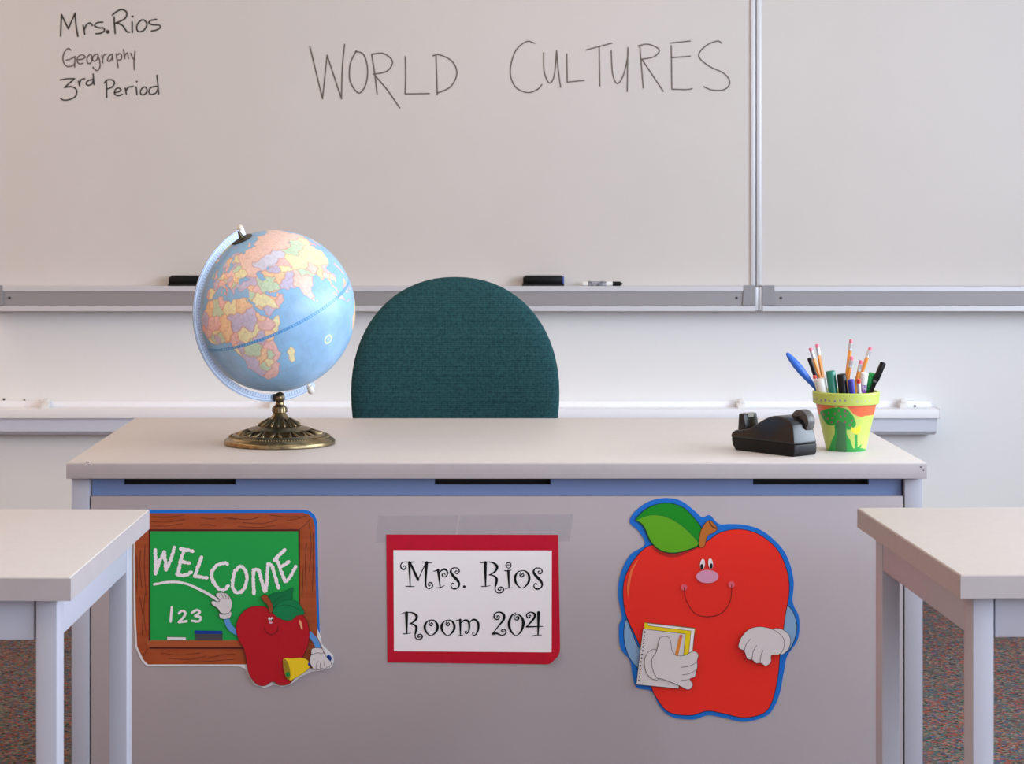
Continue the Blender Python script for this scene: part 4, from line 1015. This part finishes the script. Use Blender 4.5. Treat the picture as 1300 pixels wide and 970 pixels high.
S.strokes('bell_handle', [F4([(715, 715), (745, 706)])], 4.6, 'navy', parent=bell, smooth=False)
S.discs('handle_end', [el(F4, s7, 884, 663, 23, 28, -.2)], 'navy', bell)
g2 = S.poly('glove', F4([(725, 640), (740, 610), (780, 605), (830, 610), (870, 660), (905, 705), (890, 735), (865, 740), (850, 758), (815, 752), (800, 768), (770, 755), (745, 755), (715, 690)]), 'glove', line='line', lw=.45)
S.poly('glove_cuff', F4([(728, 600), (745, 575), (815, 575), (835, 600), (825, 622), (780, 615), (735, 628)]), 'glove', line='line', lw=.45)
S.strokes('finger_lines', [F4(s) for s in ([(770, 755), (775, 715), (790, 690)], [(808, 752), (808, 720), (815, 695)], [(850, 745), (840, 710), (840, 690)])], .45, 'line', parent=g2)

# --- name sign: red sheet with a curling corner, white sheet, clear tape
N_ = Sign('name_sign', 600, 842, 'red and white paper sign with curly black room lettering taped on desk', 'sign', .0008)
Fn = fr(470, 640, 4.407)
NX, NZ = 44, 32
bm = bmesh.new()
cTL, cTR, cBR, cBL = [Vector(c).to_3d() for c in Fn([(90, 170), (1052, 172), (1064, 897), (96, 886)])]
gridv = []
for j in range(NZ + 1):
    row = []
    for i in range(NX + 1):
        u, v = i / NX, j / NZ
        q = (cTL * (1 - u) + cTR * u) * (1 - v) + (cBL * (1 - u) + cBR * u) * v
        p = P(q.x, q.y, N_.D)
        s = max(0.0, (u * 1.0 + v * 0.78) - 1.655) * .22            # distance past the fold line
        if s > 0:
            a = min(s / .012, 2.0); lift = .012 * (1 - math.cos(a)); pull = s - .012 * math.sin(a)
            p = p + Vector((-pull * .8, -lift, pull * .6))
        row.append(bm.verts.new(p))
    gridv.append(row)
for j in range(NZ):
    for i in range(NX): bm.faces.new((gridv[j][i], gridv[j][i + 1], gridv[j + 1][i + 1], gridv[j + 1][i]))
rs = mk('red_sheet', bm, mat('red_construction_paper', (188, 16, 44), .7, spec=.2, noise=.03, nscale=60), N_.t, True)
ws = N_.poly('white_sheet', Fn([(130, 258), (1016, 260), (1015, 800), (1014, 829), (980, 829), (133, 823)]), 'paper', False)
A_, B_, C_, D_f = fr(500, 700, 13), fr(600, 700, 13), fr(500, 760, 13), fr(600, 760, 13)
sS = [(1040, 325, 16), (1020, 325, 14), (1015, 355, 14), (1050, 370, 14), (1080, 330, 18), (1060, 285, 16), (1005, 270, 14), (955, 290, 20), (940, 345, 32), (985, 410, 38), (1050, 480, 38), (1080, 540, 26), (1060, 595, 20), (1005, 620, 22), (955, 600, 20), (945, 555, 14), (970, 525, 14), (995, 540, 14)]
Rs = [[(210, 185, 44), (212, 380, 32), (215, 575, 18)], [(130, 190, 10), (200, 178, 14), (270, 175, 14), (340, 190, 22), (395, 235, 36), (400, 285, 34), (350, 350, 22), (270, 390, 10)],
      [(270, 390, 10), (340, 400, 18), (395, 450, 34), (390, 530, 30), (372, 600, 16), (385, 660, 14), (430, 688, 14), (490, 670, 20), (510, 625, 20), (480, 590, 16), (435, 600, 16), (425, 635, 18), (455, 645, 16), (470, 620, 10)], [(150, 580, 14), (220, 578, 10), (290, 565, 8)]]
Os = [[(815, 315, 10), (880, 330, 20), (930, 400, 32), (930, 490, 32), (880, 570, 20), (815, 605, 10), (750, 570, 20), (705, 490, 32), (705, 410, 32), (750, 340, 16), (815, 315, 10)], [(815, 310, 8), (785, 360, 10), (785, 400, 18), (820, 420, 20), (845, 390, 14), (825, 365, 12), (810, 385, 14)]]
def tf(ss, ox, oy, cx_, cy_, kx, ky): return [[(ox + (x - cx_) * kx, oy + (y - cy_) * ky, w) for x, y, w in s] for s in ss]
L1 = [A_(s) for s in ([(255, 180, 36), (262, 380, 26), (270, 575, 16)], [(315, 175, 18), (255, 180, 16), (190, 172, 10), (135, 190, 14), (112, 235, 16), (130, 285, 20), (165, 300, 20), (200, 270, 16), (180, 240, 14), (155, 250, 16)], [(195, 575, 10), (270, 580, 14), (340, 580, 8)],
    [(270, 190, 28), (335, 330, 32), (400, 470, 36)], [(400, 470, 12), (460, 335, 14), (525, 200, 16)], [(540, 185, 44), (528, 380, 34), (525, 540, 24), (545, 600, 16), (590, 618, 12), (635, 580, 20), (630, 530, 20), (595, 515, 16), (570, 535, 16), (580, 570, 18), (600, 560, 14)], [(475, 170, 12), (540, 185, 16), (630, 188, 10)],
    [(650, 330, 8), (700, 318, 16), (740, 300, 18)], [(730, 310, 34), (748, 450, 26), (765, 595, 16)], [(695, 605, 12), (770, 595, 12), (835, 565, 8)], [(745, 370, 10), (780, 320, 20), (830, 295, 28), (875, 320, 26), (885, 375, 18), (850, 420, 16), (805, 410, 18), (800, 375, 16), (835, 362, 14), (845, 385, 14)], sS)]
L1b = [B_(s) for s in Rs + [[(545, 240, 8), (560, 200, 14), (600, 185, 16), (632, 210, 14), (628, 255, 14), (595, 275, 12), (560, 255, 10), (570, 225, 10), (600, 225, 10), (600, 245, 10)], [(590, 325, 36), (596, 460, 26), (600, 600, 16)], [(530, 318, 14), (595, 320, 14), (640, 308, 8)], [(540, 615, 12), (600, 605, 10), (665, 600, 8)]] + Os + tf([sS], 68, 3, 0, 0, 1, 1)]
L2 = [C_(s) for s in tf(Rs, 140, 235, 130, 185, .87, .875) + tf(Os, 615, 480, 817, 460, .9, .88) + tf(Os, 893, 480, 817, 460, .9, .88) + [[(1095, 350, 34), (1098, 480, 24), (1100, 605, 14)], [(1030, 358, 12), (1065, 355, 13), (1100, 350, 14)], [(1065, 615, 10), (1100, 608, 12), (1140, 605, 10)],
    [(1115, 400, 10), (1160, 360, 22), (1215, 365, 30), (1245, 420, 30), (1240, 520, 22), (1215, 570, 16), (1185, 575, 14), (1175, 545, 12), (1200, 535, 12)], [(1250, 400, 10), (1300, 348, 22), (1360, 360, 30), (1395, 420, 32), (1390, 520, 24), (1350, 595, 16), (1310, 600, 14), (1300, 565, 12), (1330, 555, 12)]]]
L2b = [D_f(s) for s in ([(405, 310, 14), (405, 285, 14), (435, 290, 16), (440, 325, 16), (400, 345, 16), (358, 315, 20), (360, 265, 18), (400, 228, 16), (460, 225, 20), (515, 270, 36), (510, 350, 32), (430, 450, 18), (335, 575, 14)], [(335, 585, 28), (390, 572, 26), (450, 595, 18), (500, 605, 14), (550, 570, 18), (540, 520, 16), (500, 505, 14), (478, 530, 16), (500, 555, 14), (520, 540, 12)],
    [(710, 235, 10), (640, 290, 24), (602, 410, 40), (630, 530, 28), (715, 610, 10), (800, 540, 24), (838, 410, 40), (810, 310, 28), (740, 250, 12)], [(740, 252, 8), (690, 285, 10), (690, 330, 12), (730, 355, 14), (765, 325, 20), (745, 290, 14), (720, 310, 12), (738, 325, 12)],
    [(1090, 230, 44), (1085, 420, 30), (1080, 600, 18)], [(975, 618, 12), (1050, 603, 10), (1140, 600, 8)], [(890, 465, 22), (1020, 462, 16), (1155, 458, 12)], [(960, 285, 14), (945, 270, 12), (930, 290, 14), (950, 310, 14), (910, 315, 18), (890, 275, 18), (920, 235, 16), (975, 225, 18), (1025, 260, 32), (1010, 330, 30), (890, 465, 14)])]
for nm, LL in (('title_lettering', L1), ('name_lettering', L1b), ('room_lettering', L2), ('number_lettering', L2b)): N_.strokes(nm, [[(x, y, w * 1.2) for x, y, w in st_] for st_ in LL], 1, 'ink', parent=ws)
q = A_([(1163, 582)])[0]; N_.discs('full_stop', [(q[0], q[1], 1.7, 1.7)], 'ink', ws)
M['tape'] = mat('clear_tape', (190, 186, 194), .25, spec=.5)
nt = M['tape'].node_tree; nt.nodes['Principled BSDF'].inputs['Alpha'].default_value = .13
for pts in ([(45, 66), (492, 62), (480, 172), (90, 176), (85, 214), (30, 216)], [(500, 62), (1000, 58), (1010, 172), (488, 172)], [(1000, 60), (1135, 56), (1115, 208), (1056, 210), (1052, 172), (1008, 172)]):
    bm = bmesh.new(); add_poly(bm, Fn(pts), SY - .0002, False, thick=.00015); mk('tape_strip', bm, M['tape'], N_.t)

# --- big apple cutout
A2 = Sign('apple_cutout', 897, 915, 'large smiling red apple cutout holding a notepad on the desk front', 'sign')
Fp = fr(770, 620, 3.6615); F5 = fr(780, 625, 7.4615); F6 = fr(780, 750, 7.185); F7 = fr(900, 750, 7.185)
outer = catmull(Fp([(108, 148), (135, 105), (200, 60), (280, 45), (350, 60), (410, 105), (445, 135), (480, 125), (522, 165), (575, 166), (640, 170), (720, 195), (800, 260), (845, 330), (870, 430), (866, 530), (895, 600), (890, 700), (840, 780), (825, 850), (806, 950), (780, 1015), (740, 1060), (640, 1085), (540, 1065), (470, 1055), (400, 1075), (300, 1060), (245, 1010), (212, 945), (140, 925), (122, 870), (108, 800), (65, 740), (58, 640), (72, 600), (55, 500), (65, 400), (110, 310), (178, 262), (150, 200), (118, 172)]), True, 6)
bm = bmesh.new(); add_poly(bm, outer, A2.D, False, thick=A2.thick); mk('card_backing', bm, CM['blue'], A2.t)
A2.poly('sleeve', Fp([(92, 610), (80, 680), (95, 760), (130, 820), (190, 860), (205, 790), (150, 740), (115, 660)]), 'arm', line='black', lw=.7)
A2.poly('sleeve', Fp([(838, 545), (870, 580), (885, 640), (875, 700), (850, 750), (810, 760), (800, 660), (820, 600)]), 'arm', line='black', lw=.7)
ap = A2.poly('apple_body', Fp([(420, 275), (300, 285), (205, 265), (130, 330), (85, 420), (78, 510), (95, 600), (150, 720), (170, 800), (200, 900), (230, 970), (290, 1040), (390, 1055), (470, 1035), (550, 1048), (640, 1066), (730, 1045), (770, 990), (796, 880), (808, 760), (830, 600), (850, 470), (835, 370), (790, 280), (710, 215), (620, 190), (530, 205), (470, 245)]), 'bred', line='black', lw=.7)
A2.strokes('printed_leaf_shadow', [Fp([(212, 272, 4), (250, 300, 14), (320, 310, 20), (400, 285, 8), (425, 272, 3)])], 4, 'ddred', parent=ap)  # shadow of the leaf, drawn in darker red as part of the print
A2.strokes('shine', [Fp([(148, 330, 2), (118, 380, 10), (102, 450, 12), (100, 500, 3)])], 3, 'hi', parent=ap)
lf = A2.poly('leaf', Fp([(135, 145), (190, 92), (270, 68), (350, 85), (405, 135), (442, 190), (432, 262), (370, 290), (310, 302), (250, 290), (205, 250), (175, 185), (152, 158)]), 'bleafd', line='black', lw=.7, n=4)
A2.poly('leaf_light_half', Fp([(140, 148), (200, 125), (270, 130), (340, 165), (400, 220), (428, 260), (370, 287), (310, 299), (252, 287), (208, 248), (178, 183), (156, 158)]), 'bleafl', parent=lf, n=4, line='leafv', lw=.4)
st = A2.poly('stem', Fp([(430, 270), (435, 210), (450, 175), (470, 152), (488, 152), (515, 185), (500, 205), (470, 222), (455, 270)]), 'bstem', line='maroon', lw=.5, n=4)
A2.strokes('stem_cut', [Fp([(478, 156), (490, 175), (510, 187)])], 1.2, 'maroon', parent=st)
s36 = 3.6615
A2.discs('eyes', [el(Fp, s36, 446, 353, 11, 25, .12), el(Fp, s36, 484, 350, 11, 25, -.12)], 'white', ap)
A2.discs('pupils', [el(Fp, s36, 443, 364, 6.5, 13), el(Fp, s36, 487, 361, 6.5, 13)], 'black', ap)
A2.discs('nose', [el(Fp, s36, 469, 410, 52, 31)], 'pink', ap)
A2.discs('cheeks', [el(Fp, s36, 360, 460, 15, 15), el(Fp, s36, 581, 447, 15, 15)], 'cheek', ap)
A2.strokes('smile', [Fp([(360, 460), (370, 520), (410, 580), (470, 597), (535, 580), (575, 525), (582, 447)])], .8, 'maroon', parent=ap)
bk = A2.poly('yellow_book', F6([(275, 288), (740, 340), (722, 470), (705, 600), (560, 620), (270, 420)]), 'byellow', False, line='line', lw=.6)
A2.poly('book_pages', F6([(300, 296), (732, 345), (712, 560), (680, 565), (700, 366), (310, 318)]), 'paper', False, parent=bk, line='line', lw=.35)
npad = A2.poly('notepad', F6([(262, 348), (648, 394), (630, 590), (585, 893), (200, 855), (230, 600)]), 'glove', False, line='line', lw=.6)
A2.discs('binding_holes', [el(F6, 7.185, 278 - .125 * k * 34, 378 + k * 34, 8, 8) for k in range(14)], 'line', npad)
A2.strokes('pencil_print', [F6([(604, 425), (585, 510), (565, 592)])], 3.9, 'orange', parent=npad)
A2.discs('pencil_eraser', [el(F6, 7.185, 607, 415, 15, 15)], 'cheek', npad)
A2.poly('glove_cuff', F6([(375, 535), (310, 560), (275, 640), (290, 740), (340, 800), (400, 805), (400, 700), (390, 600)]), 'glove', line='line', lw=.5)
hd_ = A2.poly('glove', F6([(385, 790), (345, 700), (345, 620), (385, 550), (410, 450), (435, 420), (480, 420), (510, 450), (525, 540), (560, 590), (640, 590), (720, 552), (765, 580), (755, 640), (758, 690), (745, 740), (735, 785), (690, 805), (715, 850), (700, 890), (660, 900), (600, 870), (520, 835), (440, 805)]), 'glove', line='line', lw=.5)
A2.strokes('finger_lines', [F6(s) for s in ([(605, 700), (690, 685), (752, 652)], [(620, 768), (690, 755), (742, 722)], [(610, 815), (650, 815), (690, 805)])], .5, 'line', parent=hd_)
A2.poly('glove_cuff', F7([(585, 352), (650, 345), (720, 390), (745, 460), (720, 540), (655, 582), (620, 500), (600, 420)]), 'glove', line='line', lw=.5)
h2 = A2.poly('glove', F7([(270, 500), (300, 420), (370, 350), (460, 328), (560, 345), (640, 390), (685, 450), (680, 530), (640, 580), (570, 590), (565, 650), (520, 685), (475, 660), (430, 660), (395, 630), (350, 620), (322, 550), (285, 530)]), 'glove', line='line', lw=.5)
A2.strokes('finger_lines', [F7(s) for s in ([(322, 550), (340, 490), (378, 440)], [(392, 630), (405, 550), (438, 498)], [(468, 655), (475, 590), (495, 545)])], .5, 'line', parent=h2)
